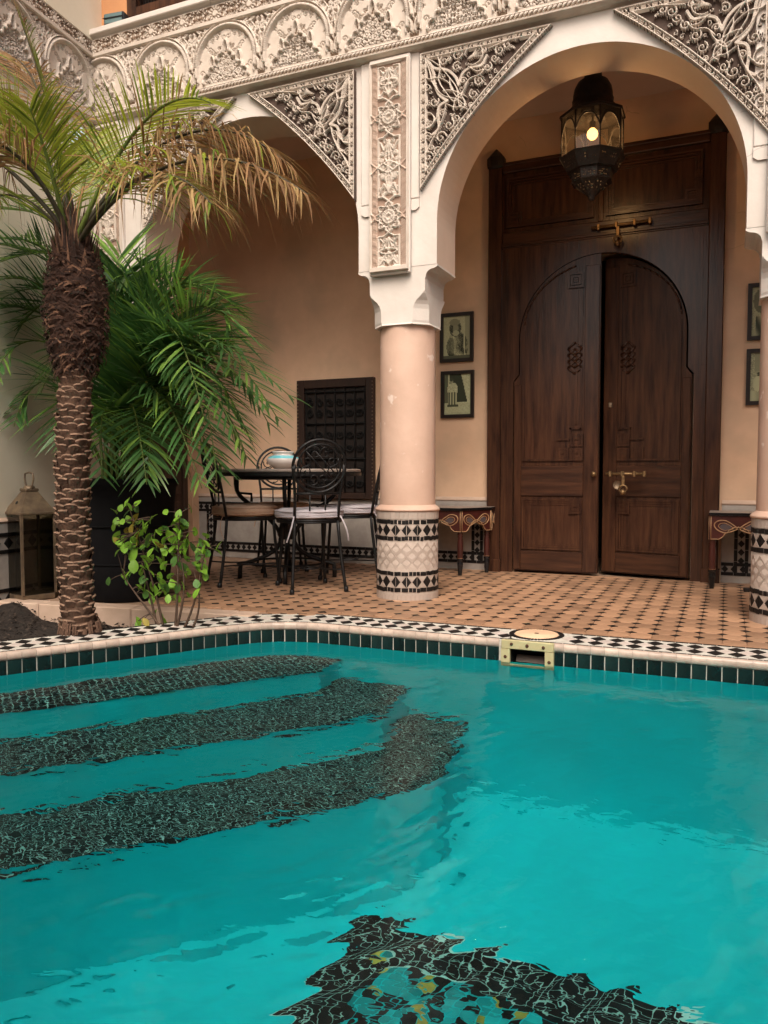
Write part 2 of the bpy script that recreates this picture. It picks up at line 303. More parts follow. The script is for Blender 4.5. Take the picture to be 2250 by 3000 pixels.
# ------------------------------------------------------------------ carved relief (height fields cut as real geometry)
class Relief:
    def __init__(s, W, H, res):
        s.res = res; s.nx = int(round(W/res))+1; s.nz = int(round(H/res))+1
        s.X, s.Z = np.meshgrid(np.arange(s.nx)*res, np.arange(s.nz)*res)
        s.h = np.zeros_like(s.X); s.mask = np.ones_like(s.X, bool); s.mat = np.zeros_like(s.X, int)
    def stroke(s, pts, w, h, prof='r', base=0., clip=None, mat=None):
        pts = [tuple(p) for p in pts]; segs = list(zip(pts[:-1], pts[1:])) if len(pts) > 1 else [(pts[0], pts[0])]
        for (ax, az), (bx, bz) in segs:
            i0 = max(0, int((min(ax,bx)-w)/s.res)); i1 = min(s.nx, int((max(ax,bx)+w)/s.res)+2)
            j0 = max(0, int((min(az,bz)-w)/s.res)); j1 = min(s.nz, int((max(az,bz)+w)/s.res)+2)
            if i0 >= i1 or j0 >= j1: continue
            X = s.X[j0:j1, i0:i1]; Z = s.Z[j0:j1, i0:i1]; dx, dz = bx-ax, bz-az; LL = dx*dx+dz*dz
            t = np.clip(((X-ax)*dx+(Z-az)*dz)/LL, 0, 1) if LL > 0 else 0.
            d = np.hypot(X-ax-t*dx, Z-az-t*dz)/w
            if prof == 'r': v = np.sqrt(np.clip(1-d*d, 0, 1))
            elif prof == 'f': v = np.clip((1-d)*4., 0, 1)
            else: v = np.clip((1-d)*4., 0, 1)*(.62+.38*np.clip(np.abs(d-.0)*1.6, 0, 1))     # hollowed leaf
            v = np.where(d < 1, base+h*v, -1.)
            if clip is not None: v = np.where(clip[j0:j1, i0:i1], v, -1.)
            s.h[j0:j1, i0:i1] = np.maximum(s.h[j0:j1, i0:i1], v)
    def cut(s, pts, w, z, clip=None):
        for (ax, az), (bx, bz) in zip(pts[:-1], pts[1:]):
            i0 = max(0, int((min(ax,bx)-w)/s.res)); i1 = min(s.nx, int((max(ax,bx)+w)/s.res)+2)
            j0 = max(0, int((min(az,bz)-w)/s.res)); j1 = min(s.nz, int((max(az,bz)+w)/s.res)+2)
            if i0 >= i1 or j0 >= j1: continue
            X = s.X[j0:j1, i0:i1]; Z = s.Z[j0:j1, i0:i1]; dx, dz = bx-ax, bz-az; LL = max(1e-12, dx*dx+dz*dz)
            t = np.clip(((X-ax)*dx+(Z-az)*dz)/LL, 0, 1); m = np.hypot(X-ax-t*dx, Z-az-t*dz) < w
            if clip is not None: m &= clip[j0:j1, i0:i1]
            s.h[j0:j1, i0:i1] = np.where(m, z, s.h[j0:j1, i0:i1])
    def dot(s, x, z, r, h): s.stroke([(x,z)], r, h)
    def mesh(s, name, mats, thr, x0=0., z0=0., edge0=True):
        h = s.h.copy(); mk = s.mask
        if edge0:
            inn = mk.copy(); inn[0] = inn[-1] = False; inn[:,0] = inn[:,-1] = False
            e = inn.copy(); e[1:] &= mk[:-1]; e[:-1] &= mk[1:]; e[:,1:] &= mk[:,:-1]; e[:,:-1] &= mk[:,1:]
            h = np.where(e, h, -.012)
        V = np.stack([s.X+x0, -h, s.Z+z0], -1).reshape(-1, 3)
        idx = np.arange(s.nx*s.nz).reshape(s.nz, s.nx)
        ok = mk[:-1,:-1] & mk[1:,:-1] & mk[:-1,1:] & mk[1:,1:]
        F = np.stack([idx[:-1,:-1], idx[:-1,1:], idx[1:,1:], idx[1:,:-1]], -1)[ok]
        hm = (h[:-1,:-1]+h[1:,:-1]+h[:-1,1:]+h[1:,1:])[ok]/4; mm = s.mat[:-1,:-1][ok]
        me = bpy.data.meshes.new(name)
        me.vertices.add(len(V)); me.vertices.foreach_set('co', V.ravel())
        me.loops.add(F.size); me.loops.foreach_set('vertex_index', F.ravel().astype(np.int32))
        me.polygons.add(len(F)); me.polygons.foreach_set('loop_start', np.arange(0, F.size, 4, dtype=np.int32))
        me.polygons.foreach_set('loop_total', np.full(len(F), 4, np.int32))
        for q in mats: me.materials.append(MATS[q])
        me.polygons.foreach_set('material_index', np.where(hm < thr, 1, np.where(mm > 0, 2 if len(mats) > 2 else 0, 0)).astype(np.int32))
        me.update(); me.validate()
        return me

def inside(poly, X, Z):
    r = np.zeros_like(X, bool); n = len(poly)
    for i in range(n):
        (x1,z1),(x2,z2) = poly[i], poly[(i+1) % n]
        if z1 == z2: continue
        c = ((z1 > Z) != (z2 > Z)) & (X < (x2-x1)*(Z-z1)/(z2-z1)+x1); r ^= c
    return r
def polydist(poly, X, Z):
    """distance and running length to a closed polygon's outline"""
    D = np.full_like(X, 9.); S = np.zeros_like(X); acc = 0.
    for i in range(len(poly)):
        (ax,az),(bx,bz) = poly[i], poly[(i+1) % len(poly)]; dx, dz = bx-ax, bz-az; LL = math.hypot(dx,dz)
        if LL < 1e-9: continue
        t = np.clip(((X-ax)*dx+(Z-az)*dz)/LL**2, 0, 1); d = np.hypot(X-ax-t*dx, Z-az-t*dz)
        u = d < D; D = np.where(u, d, D); S = np.where(u, acc+t*LL, S); acc += LL
    return D, S, acc

# --- spandrel (triangle beside an arch): border chain, split palmettes, scrolls, beaded volutes, tulips
def make_spandrel():
    H0 = .75
    g = Relief(.745, H0, .0026)
    P0, Cc, P2 = (0., 0.), (.3025, H0-.3315), (.740, H0)
    hyp = [((1-t)**2*P0[0]+2*t*(1-t)*Cc[0]+t*t*P2[0], (1-t)**2*P0[1]+2*t*(1-t)*Cc[1]+t*t*P2[1]) for t in np.linspace(0,1,20)]
    poly = [(0.,H0)]+hyp                                   # corner, then up the curved side to the top right
    g.mask = inside([(-.001,H0+.001)]+[(-.001,-.001)]+hyp[1:-1]+[(.742,H0+.001)], g.X, g.Z)
    D, S, acc = polydist(poly, g.X, g.Z)
    # scrolls: coordinates measured from the corner, x right, y down
    def T(p): return (p[0], H0-p[1])
    def tr(q): return [T(((x-540)/1430., (y-(215-(x-540)*.192))/1283.)) for x, y in q]
    def cur(q, n=10):                                        # smooth curve through points
        q = [np.array(p, float) for p in q]; out = []
        for i in range(len(q)-1):
            a = q[max(i-1,0)]; b = q[i]; c = q[i+1]; d = q[min(i+2,len(q)-1)]
            for t in np.linspace(0,1,n,endpoint=False): out.append(tuple(.5*((2*b)+(-a+c)*t+(2*a-5*b+4*c-d)*t*t+(-a+3*b-3*c+d)*t**3)))
        return out+[tuple(q[-1])]
    clip = (D > .036)
    st = lambda q, w, h, p='r': g.stroke(cur(tr(q)), w, h, p, clip=clip)
    for q in ([(600,250),(660,312),(760,322),(830,365),(862,425)], [(862,425),(900,340),(975,300),(1045,288),(1088,225)],
              [(600,250),(650,340),(665,430),(705,500),(772,535)], [(772,535),(705,575),(690,650),(700,725),(650,772)]):
        st(q, .0092, .026, 'l')
    for q in ([(575,235),(620,330),(650,420),(735,500),(850,525),(930,575)], [(575,235),(690,290),(780,370),(850,455),(865,560)],
              [(560,330),(610,390),(700,380),(790,420),(840,500),(905,520)], [(690,230),(710,310),(700,400),(760,480),(830,540),(900,480)],
              [(790,380),(800,450),(860,480),(920,500)], [(735,470),(800,465),(880,490),(915,560),(880,600)], [(820,600),(840,520),(900,470),(935,410)],
              [(560,300),(545,360),(590,420)], [(650,240),(700,215),(760,200),(800,215)], [(1085,300),(1040,350),(960,380),(905,440)],
              [(770,560),(830,580),(890,575),(935,590)], [(760,560),(740,640),(690,745),(640,820)], [(640,820),(600,900),(560,960)], [(1100,180),(1180,150),(1290,110),(1360,80)],
              [(940,300),(1010,330),(1060,320)], [(690,650),(650,700),(600,730)]):
        st(q, .0037, .030, 'f')
    for x, y, r, d, a, bead in ((740,262,34,1,2.,0),(850,215,40,-1,0.,1),(845,300,34,1,1.,1),(602,445,30,1,3.,0),(660,545,38,-1,.5,1),(582,565,34,1,2.,1),
        (1028,392,36,1,2.4,1),(1095,300,34,-1,1.,1),(985,482,36,1,2.,1),(900,395,26,1,0.,0),(785,700,42,-1,1.,1),(716,790,44,1,0.,1),(845,650,36,1,2.,1),
        (610,790,30,-1,2.,0),(690,890,34,1,1.,1),(610,930,40,1,0.,1),(580,1020,30,-1,2.,1),(640,860,26,1,2.,0),(1190,185,36,1,2.,1),(1150,240,30,-1,0.,0),(1250,150,32,1,1.,1),(1310,100,26,-1,2.,1),
        (700,215,26,1,0.,0),(585,300,24,1,2.,0),(780,250,20,-1,2.,0),(560,480,22,1,0.,0),(560,640,20,1,1.,0),(920,170,22,1,1.,0),(1060,190,24,-1,1.,0),(730,620,26,1,1.,0),(960,560,20,1,0.,0),(880,560,16,1,2.,0)):
        cx, cz = tr([(x,y)])[0]; rr = r/1360.
        sp = spiral(cx, cz, rr, 1.35, d, a, 22)
        g.stroke(sp, .0038 if bead else .0036, .026, 'f', clip=clip)
        if bead:
            for k in range(0, 11):
                w = a+d*k*.5
                if g.mask.size: g.stroke([(cx+rr*1.02*math.cos(w), cz+rr*1.02*math.sin(w))], .0036, .026, 'f', clip=clip)
    for x, y, r, a in ((985,220,70,.4),(600,680,58,-1.1)):
        cx, cz = tr([(x,y)])[0]; rr = r/1360.
        g.stroke([(cx+rr*math.cos(w), cz+rr*math.sin(w)) for w in np.linspace(a-2.4,a+2.6,30)], .0037, .030, 'f', clip=clip)
        for q in (-.75,-.25,.25,.75):
            g.stroke([(cx-rr*.7*math.cos(a), cz-rr*.7*math.sin(a)), (cx+rr*.1*math.cos(a+q*2.2), cz+rr*.1*math.sin(a+q*2.2)), (cx+rr*.75*math.cos(a+q), cz+rr*.75*math.sin(a+q))], .0058, .026, 'l', clip=clip)
    r2 = random.Random(3)                                    # leaf tips that fill the gaps
    for k in range(420):
        x = r2.uniform(.05,.70); z = r2.uniform(.03,.70); j = int(z/g.res); i = int(x/g.res)
        if j >= g.nz or i >= g.nx or not g.mask[j,i] or D[j,i] < .056: continue
        if g.h[max(0,j-3):j+4, max(0,i-3):i+4].max() > .004: continue
        a = r2.uniform(0,6.28); q = spiral(x, z, r2.uniform(.009,.015), .95, r2.choice((-1,1)), a, 9)
        g.stroke(q, .0030, .022, 'f', clip=clip)
    # border
    lip = (D < .0085) | ((D > .0305) & (D < .0370)); g.h = np.where(lip, .030, g.h)
    ch = (D >= .0085) & (D <= .0305); c = (D-.0195)/.011; u = (S/.054) % 1.
    bar = (u < .55) & (np.abs(c) < .62) & (u > .06); star = (u >= .6) & ((np.abs(np.abs(c)-np.abs((u-.8)*5.4)) < .28) | (np.hypot(c,(u-.8)*5.) < .34))
    groove = (np.abs(c) < .18) & bar
    g.h = np.where(ch, np.where((bar & ~groove) | star, .024, .004), g.h)
    return g.mesh('spandrel_panel', ['carved_plaster','carving_ground_shade'], .012, 0., -H0)

# --- star lattice used in the bands
def lattice(X, Z, k):
    q = k*.70710678
    return np.cos(k*X)+np.cos(k*Z)+np.cos(q*(X+Z))+np.cos(q*(X-Z))

def make_frieze_unit(kind):
    Wd, Hd = .5, .352
    g = Relief(Wd, Hd, .0034); X, Z = g.X, g.Z; cx = .25
    zc = .120; Ro = .222; g.h[:] = -.012
    rad = np.hypot(X-cx, (Z-zc)*.98); above = Z > zc-.03
    inside_arch = ((rad < Ro) & (Z >= zc)) | ((np.abs(X-cx) < Ro) & (Z < zc))
    # leafy ground above the arches
    r2 = random.Random(11)
    for k in range(80):
        x = r2.uniform(0,.25); z = r2.uniform(.12,.35)
        if math.hypot(x-cx, z-zc) < Ro+.022: continue
        a = r2.uniform(0,6.28); rr = r2.uniform(.008,.017); sp = spiral(x, z, rr, 1.1, r2.choice((-1,1)), a, 12)
        g.stroke(sp, .0036, .012, 'f'); g.stroke([(Wd-p, q) for p, q in sp], .0036, .012, 'f')
    for sx in (1,-1):
        for q in ([(0,.10),(.012,.17),(.0,.25),(.02,.33)], [(0,.12),(.035,.20),(.03,.28),(.07,.335)], [(.05,.33),(.10,.325),(.16,.345)], [(.02,.17),(.045,.25),(.085,.31),(.13,.34)]):
            g.stroke([(p if sx > 0 else Wd-p, z) for p, z in q], .0042, .014, 'f')
    g.h = np.where(inside_arch, .004, g.h)
    # inside: fine scrolls, stepped niches, lattice
    clip = (rad < Ro-.02) & (Z > zc) | (np.abs(X-cx) < Ro-.02) & (Z <= zc)
    for k in range(46):
        x = r2.uniform(.03,.25); z = r2.uniform(.02,.33); a = r2.uniform(0,6.28); d = r2.choice((-1,1))
        sp = spiral(x, z, r2.uniform(.012,.022), 1.2, d, a, 12)
        for s in (0,1): g.cut([(p if s == 0 else Wd-p, q) for p, q in sp], .0024, -.0075, clip)
    step = lambda x: np.where(x < .032, .175, np.where(x < .062, .150, np.where(x < .098, .110, np.where(x < .128, .078, .045))))
    ax = np.abs(X-cx); inner = (Z < step(ax)) & (Z > .012) & (ax < .165)
    if kind == 0: lat = (lattice(X-cx, Z-.09, 2*math.pi/.026) > .15) | (lattice(X-cx, Z-.09, 2*math.pi/.026) < -1.1)
    else:
        w = np.sin((X-cx)*150)*np.cos(Z*150)+.6*np.sin(((X-cx)**2+(Z-.06)**2)*5200); lat = np.abs(w) < .55
    g.h = np.where(inner, np.where(lat, .008, -.012), g.h)
    out = [(-.165,.012),(-.165,.045),(-.150,.062),(-.128,.066),(-.128,.078),(-.118,.100),(-.098,.104),(-.098,.112),(-.085,.140),(-.062,.146),(-.062,.152),(-.050,.170),(-.032,.176),(-.030,.19)]
    for s in (1,-1): g.stroke([(cx+s*x, z) for x, z in out], .0070, .022, 'f')
    def niche(x, z, w, hh):
        P = [(x-w,z),(x-w,z+hh*.45)]+[(x-w+w*t, z+hh*(.45+.55*math.sin(t*math.pi/2)**.8)) for t in np.linspace(.1,1,7)]
        P2 = P+[(2*x-a, b) for a, b in P[::-1]]
        m = inside(P2, X, Z); g.h = np.where(m, -.004, g.h)
        g.cut([(x-w*.4,z+hh*.12),(x,z+hh*.5),(x+w*.4,z+hh*.12)], .0030, -.014)
        g.stroke(P2, .0058, .021, 'f')
    niche(cx, .178, .020, .075)
    for s in (1,-1): niche(cx+s*.098, .108, .017, .062); niche(cx+s*.222, .030, .017, .070)
    for s in (1,-1):
        for x, z in ((.128,.070),(.062,.146),(.165,.020),(.096,.104)): g.stroke([(cx+s*x,z-.006),(cx+s*x,z+.004)], .0085, .030, 'f')
    # the big ring, hatched, with a beaded outer line
    arc = lambda r: [(cx+r*math.cos(a), zc+r*math.sin(a)/.98) for a in np.linspace(0,math.pi,48)]
    ring = [(cx+(Ro-.008),.06)]+arc(Ro-.008)+[(cx-(Ro-.008),.06)]
    g.stroke(ring, .0135, .030)
    th = np.arctan2(Z-zc, X-cx); hat = (np.abs(rad-(Ro-.008)) < .0125) & (Z > zc-.01)
    g.h = np.where(hat & (((th*Ro/.011) % 1.) < .3), g.h-.006, g.h)
    g.stroke(arc(Ro+.014), .0050, .026)
    for a in np.linspace(0,math.pi,64): g.stroke([(cx+(Ro+.006)*math.cos(a), zc+(Ro+.006)*math.sin(a))], .0034, .024)
    g.mask = np.ones_like(g.mask)
    return g.mesh('frieze_arch', ['carved_plaster','frieze_ground_shade'], -.0052, 0., 0., False)

def make_star_band():
    g = Relief(.25, .100, .0034); v = lattice(g.X-.125, g.Z-.050, 2*math.pi/.030); pass
    g.h = np.where((v > 1.25) | (v < -1.62), .014, -.006)
    r = np.hypot(g.X-.125, g.Z-.050)
    g.h = np.where(r < .026, np.where(r < .019, .016, -.004), g.h)
    th = np.arctan2(g.Z-.050, g.X-.125)
    g.h = np.where((r > .024) & (r < .044), np.where(np.abs(np.sin(th*6)) > .55, .014, -.004), g.h)
    g.h = np.where((g.Z < .005) | (g.Z > .095), .014, g.h)
    return g.mesh('star_band', ['carved_plaster','frieze_ground_shade'], .005, 0., 0., False)

def make_rope():
    mb = MB()                                                # twisted cord moulding, 0.25 m long
    for k in range(10):
        x = .0125+k*.025
        mb.tube([(x-.011,-.004,.002),(x-.003,-.014,.008),(x+.005,-.016,.016),(x+.012,-.006,.024)], [.004,.0062,.0062,.004], 6)
    return mb.mesh('rope_moulding', 'carved_plaster')

# --- carved pilaster panel above the column
def make_column_panel():
    Wd, Hd = .242, 1.172
    g = Relief(Wd, Hd, .0034); X, Z = g.X, g.Z; cx = Wd/2
    L = .0048; hh = .015
    edge = (X < .011) | (X > Wd-.011) | (Z < .030) | (Z > Hd-.012)
    ax = np.abs(X-cx)
    # chevron side bars
    bars = (ax > .074) & (ax < .104); chev = ((Z+ax*.9) / .0095) % 1. < .5
    g.h = np.where(bars, np.where(chev, .009, .002), 0.); g.mat = np.where(bars, 1, 0)
    cen = [.115, .308, .586, .862, 1.055]                   # floral, rosette, floral, rosette, floral
    halfs = [.085, .080, .165, .080, .085]
    r2 = random.Random(5)
    for i, (c, hf) in enumerate(zip(cen, halfs)):
        if i % 2 == 0:
            fld = (ax < .062) & (np.abs(Z-c) < hf); g.h = np.where(fld, .0, g.h); g.mat = np.where(fld, 0, g.mat)
            n = int(hf/.020)
            for k in range(n*3):
                x = r2.uniform(.008,.056); z = c+r2.uniform(-hf+.012,hf-.012); sp = spiral(x, z, r2.uniform(.010,.017), 1.25, r2.choice((-1,1)), r2.uniform(0,6.28), 12)
                for s in (1,-1): g.stroke([(cx+s*a, b) for a, b in sp], .0034, .011)
            for s in (1,-1):
                for t in (-1,1):
                    g.stroke([(cx, c+t*hf*.05),(cx+s*.022, c+t*hf*.30),(cx+s*.010, c+t*hf*.62),(cx, c+t*hf*.90)], .0055, .016)
                    g.stroke([(cx, c+t*hf*.2),(cx+s*.045, c+t*hf*.10),(cx+s*.052, c+t*hf*.0)], .0055, .016)
                    g.stroke([(cx, c+t*hf*.85),(cx+s*.03, c+t*hf*.55),(cx+s*.052, c+t*hf*.85)], .0048, .015)
            g.stroke([(cx,c-hf*.9),(cx,c+hf*.9)], .0045, .015)
            if i == 2:
                for s in (1,-1):
                    g.stroke([(cx,c),(cx+s*.03,c+.022),(cx+s*.066,c),(cx+s*.03,c-.022),(cx,c)], .0055, .018)
            for s in (1,-1):
                g.stroke([(cx+s*.064,c-hf),(cx+s*.064,c+hf)], L, hh, 'f')
                g.stroke([(cx+s*.064,c+hf),(cx+s*.030,c+hf)], L, hh, 'f'); g.stroke([(cx+s*.064,c-hf),(cx+s*.030,c-hf)], L, hh, 'f')
        else:
            r = np.hypot(X-cx, Z-c); th = np.arctan2(Z-c, X-cx)
            star = r < .066*(1+.14*np.cos(8*th))
            g.mat = np.where(star, 0, g.mat)
            pet = (np.abs(np.sin(th*8)) > .42)
            g.h = np.where(star, np.where(r < .014, .004, np.where(r < .019, .016, np.where(r < .034, np.where(np.abs(np.sin(th*9)) > .35, .014, .003), np.where(r < .040, .014, np.where(((r*95).astype(int) % 2 == 0) ^ pet, .011, -.008))))), g.h)
            P = [(cx+.072*(1+.17*math.cos(8*a))*math.cos(a), c+.072*(1+.17*math.cos(8*a))*math.sin(a)) for a in np.linspace(0,2*math.pi,65)]
            g.stroke(P, L, hh, 'f')
            for s in (1,-1):                                # strapwork crossings to the side bars and to the next cartouche
                g.stroke([(cx+s*.082,c),(cx+s*.110,c+.026)], L, hh, 'f'); g.stroke([(cx+s*.082,c),(cx+s*.110,c-.026)], L, hh, 'f')
                for t in (1,-1): g.stroke([(cx,c+t*.088),(cx+s*.030,c+t*.108)], L, hh, 'f'); g.stroke([(cx,c+t*.088),(cx+s*.020,c+t*.072)], L, hh, 'f')
    for s in (1,-1):
        for z in (.586,):
            g.stroke([(cx+s*.070,z),(cx+s*.110,z+.032)], L, hh, 'f'); g.stroke([(cx+s*.070,z),(cx+s*.110,z-.032)], L, hh, 'f')
    g.h = np.where(edge, .020, g.h); g.mat = np.where(edge, 0, g.mat)
    return g.mesh('pilaster_carving', ['carved_plaster','panel_ground_shade','pink_carving'], .0012)

# ------------------------------------------------------------------ ground and floors
YF, YB, YW = -.19, .13, 1.40              # arcade front face, arcade back face, rear wall of the arcade
ZC, RA = 2.16, .79                        # arch centre height and radius
BAYS = (-1.033, 1.033, 3.099)
XR = 3.95                                 # right end of the court
ca, sa = math.cos(R(7)), math.sin(R(7))
LW0 = (-2.25, -.19)                       # court corner; the left wall runs 7 degrees out of square
def lw(s, d=0.): return (LW0[0]+sa*s+ca*d, LW0[1]-ca*s+sa*d)   # s along the wall towards the viewer, d out from it

gmb = MB()
for x0,x1,y0,y1 in ((-400,-3.2,-400,400),(4.4,400,-400,400),(-3.2,4.4,3.6,400),(-3.2,4.4,-400,-6.6)): gmb.add([(x0,y0,-.02),(x1,y0,-.02),(x1,y1,-.02),(x0,y1,-.02)], [(0,1,2,3)])
gmb.build('ground', 'ground_earth', kind='structure')

# pool edge: a polyline along the inner lip, from the near left round the corner and along the arcade
EDGE0 = [(-2.05,-3.78),(-.99,-2.09),(-.681,-1.605),(-.507,-1.318)]
EDGE0 += [tuple(p[:2]) for p in bez([(-.507,-1.318,0),(-.345,-1.065,0),(-.25,-1.004,0),(.0,-1.003,0)], 14)[1:]]+[(.74,-.998),(1.3,-.990),(XR,-.965)]
def resample(P, step):
    out = [P[0]]; acc = 0.
    for a, b in zip(P[:-1], P[1:]):
        d = math.dist(a,b); t = step-acc
        while t <= d: out.append((a[0]+(b[0]-a[0])*t/d, a[1]+(b[1]-a[1])*t/d)); t += step
        acc = d-(t-step)
    return out
EDGE = resample(EDGE0, .01)
def edge_at(s):
    i = max(1, min(len(EDGE)-2, s/.01)); k = int(i); a, b = EDGE[k], EDGE[k+1]; f = i-k
    lo, hi = EDGE[max(0,k-6)], EDGE[min(len(EDGE)-1,k+7)]
    tx, ty = hi[0]-lo[0], hi[1]-lo[1]; l = math.hypot(tx,ty); tx /= l; ty /= l
    return (a[0]+(b[0]-a[0])*f, a[1]+(b[1]-a[1])*f), (tx,ty), (-ty,tx)      # point, tangent, outward (away from the water)
ELEN = (len(EDGE)-1)*.01
def off(s, d): p, t, n = edge_at(s); return (p[0]+n[0]*d, p[1]+n[1]*d)

floor = bpy.data.objects.new('arcade_floor', None); COL.objects.link(floor); floor['kind'] = 'structure'; floor['label'] = 'terracotta tile floor with small black diamond insets'
# bedding slab
SS = np.arange(0, ELEN, .05); outer = [off(s,.236) for s in SS if off(s,.236)[0] > -.62]
mb = MB(); mb.prism([(p[0],p[1]) for p in outer]+[(XR,-.70),(XR,3.4),(-2.9,3.4),(-2.9,-.5),(-2.35,-1.02),(-.66,-.93)], -.12, -.004)
mb.build('mortar_bed', 'floor_grout', floor)
TX, TY = .0985, .117
def tile_mesh():
    w, l, c, z = TX/2-.0007, TY/2-.0007, .0268, .0045; b = MB()
    o = [(-w+c,-l),(w-c,-l),(w,-l+c),(w,l-c),(w-c,l),(-w+c,l),(-w,l-c),(-w,-l+c)]; i = [(x*.965,y*.965) for x,y in o]
    b.add([(x,y,-.006) for x,y in o]+[(x,y,z-.0018) for x,y in o]+[(x,y,z) for x,y in i], [(k,(k+1) % 8,8+(k+1) % 8,8+k) for k in range(8)]+[(8+k,8+(k+1) % 8,16+(k+1) % 8,16+k) for k in range(8)]+[tuple(range(16,24))])
    return b
def dot_mesh():
    c, z = .0262, .0043; b = MB(); o = [(-c,0),(0,-c),(c,0),(0,c)]
    b.add([(x,y,-.006) for x,y in o]+[(x,y,z) for x,y in o], [(k,(k+1) % 4,4+(k+1) % 4,4+k) for k in range(4)]+[(4,5,6,7)]); return b
tm, dm = tile_mesh(), dot_mesh(); tme, dme = tm.mesh('tile','terracotta'), dm.mesh('inset','black_tile')
def on_floor(x, y):
    if not (-2.62 < x < XR-.03 and y < YW-.03): return False
    if x < -.55: return y > -.95+(-.6-x)*.0733+.12
    return y > -.70 if x > -.2 else y > -.80
spots = []; dots = []
for i in range(-27, 32):
    for j in range(-3, 19):
        x, y = .871+TX*(i+.5), -.6+TY*(j+.5)
        if abs(x) < .14 and abs(y+.02) < .14: continue
        if abs(x-2.066) < .14 and abs(y+.02) < .14: continue
        if on_floor(x, y): spots.append((x,y))
        x2, y2 = .871+TX*i, -.6+TY*j
        if on_floor(x2, y2) and math.hypot(x2,y2+.02) > .2 and math.hypot(x2-2.066,y2+.02) > .2: dots.append((x2,y2))
def vis(p):
    x, y = p[0]-1.76, p[1]+4.386; t = R(23.69); zc = -x*math.sin(t)+y*math.cos(t); xc = x*math.cos(t)+y*math.sin(t)
    return zc if abs(xc/zc) < .49 else zc+50
spots.sort(key=vis); dots.sort(key=vis)
for lst, me, nm, src, mt in ((spots, tme, 'tile', tm, 'terracotta'), (dots, dme, 'inset', dm, 'black_tile')):
    for x, y in lst[:300]: place(nm, me, floor, (x,y,rng.uniform(-.0008,.0008)), (rng.uniform(-.004,.004), rng.uniform(-.004,.004), rng.uniform(-.02,.02)))
    b = MB()
    for x, y in lst[300:]: b.add([(a+x,c+y,d) for a,c,d in src.v], src.f)
    b.build(nm+'s', mt, floor, kind='stuff')

# ------------------------------------------------------------------ pool coping: glazed band, bullnose, harlequin strip
coping = bpy.data.objects.new('pool_coping', None); COL.objects.link(coping); coping['kind'] = 'structure'; coping['label'] = 'tiled pool coping with black and white harlequin strip'
def strip(s0, s1, d0, d1, z0, z1, step=.03):
    """solid band following the pool edge between two offsets"""
    b = MB(); ss = list(np.arange(s0, s1, step))+[s1]
    vs = []
    for s in ss: a, c = off(s,d0), off(s,d1); vs += [(*a,z0),(*a,z1),(*c,z1),(*c,z0)]
    fs = []
    for i in range(len(ss)-1):
        k = i*4
        for q in range(4): fs.append((k+q, k+4+q, k+4+(q+1) % 4, k+(q+1) % 4))
    fs += [(0,1,2,3), (4*(len(ss)-1)+3,4*(len(ss)-1)+2,4*(len(ss)-1)+1,4*(len(ss)-1))]
    return b.add(vs, fs)
def s_of_x(x):
    return min(range(len(EDGE)), key=lambda i: abs(EDGE[i][0]-x)+(9 if EDGE[i][1] < -1.05 else 0))*.01
SKX = (.852, 1.086)                        # the skimmer interrupts the band here
strip(0, s_of_x(SKX[0]+.02), .006, .252, -.16, .0012).build('bedding', 'pale_grout', coping)
strip(s_of_x(SKX[1]-.02), ELEN-.02, .006, .252, -.16, .0012).build('bedding', 'pale_grout', coping)
strip(s_of_x(SKX[0]+.02), s_of_x(SKX[1]-.02), .150, .252, -.16, .0012).build('bedding', 'pale_grout', coping)
strip(s_of_x(-.18), ELEN-.02, .2525, .290, -.05, .0035).build('cut_tiles', 'terracotta', coping)
S_A, S_B = .9, ELEN-1.2                    # stretch of edge near the picture
# glazed green tiles above the water
gt = MB(); gt.box(-.0268,.0268,-.003,.012,-.105,-.034,c=.0022); gtm = gt.mesh('glazed_tile','green_tile')
bn = MB(); bn.lathe([(.0,0)],n=3) if False else None
prof = [(.013,.0035),(.006,.0025),(.0008,-.003),(-.002,-.010),(-.002,-.0295),(.004,-.0325)]
w = .0281
bn.add([(x,y,z) for x in (-w,w) for y,z in prof], [(i,6+i,7+i,i+1) for i in range(5)], 0, True); bn.add([(x,y,z) for x in (-w,w) for y,z in prof], [(0,1,2,3,4,5),(11,10,9,8,7,6)]); bnm = bn.mesh('bullnose_tile','bullnose_tile')
s = S_A
while s < S_B:
    p, t, n = edge_at(s); a = math.atan2(t[1],t[0])
    if not SKX[0] < p[0] < SKX[1]:
        place('glazed_tile', gtm, coping, (p[0]+n[0]*.004,p[1]+n[1]*.004,rng.uniform(-.001,.001)), (0,rng.uniform(-.012,.012),a+rng.uniform(-.01,.01)))
    if not SKX[0]-.01 < p[0] < SKX[1]+.01: place('bullnose_tile', bnm, coping, (p[0],p[1],rng.uniform(-.0006,.0005)), (0,0,a+rng.uniform(-.006,.006)))
    s += .0575
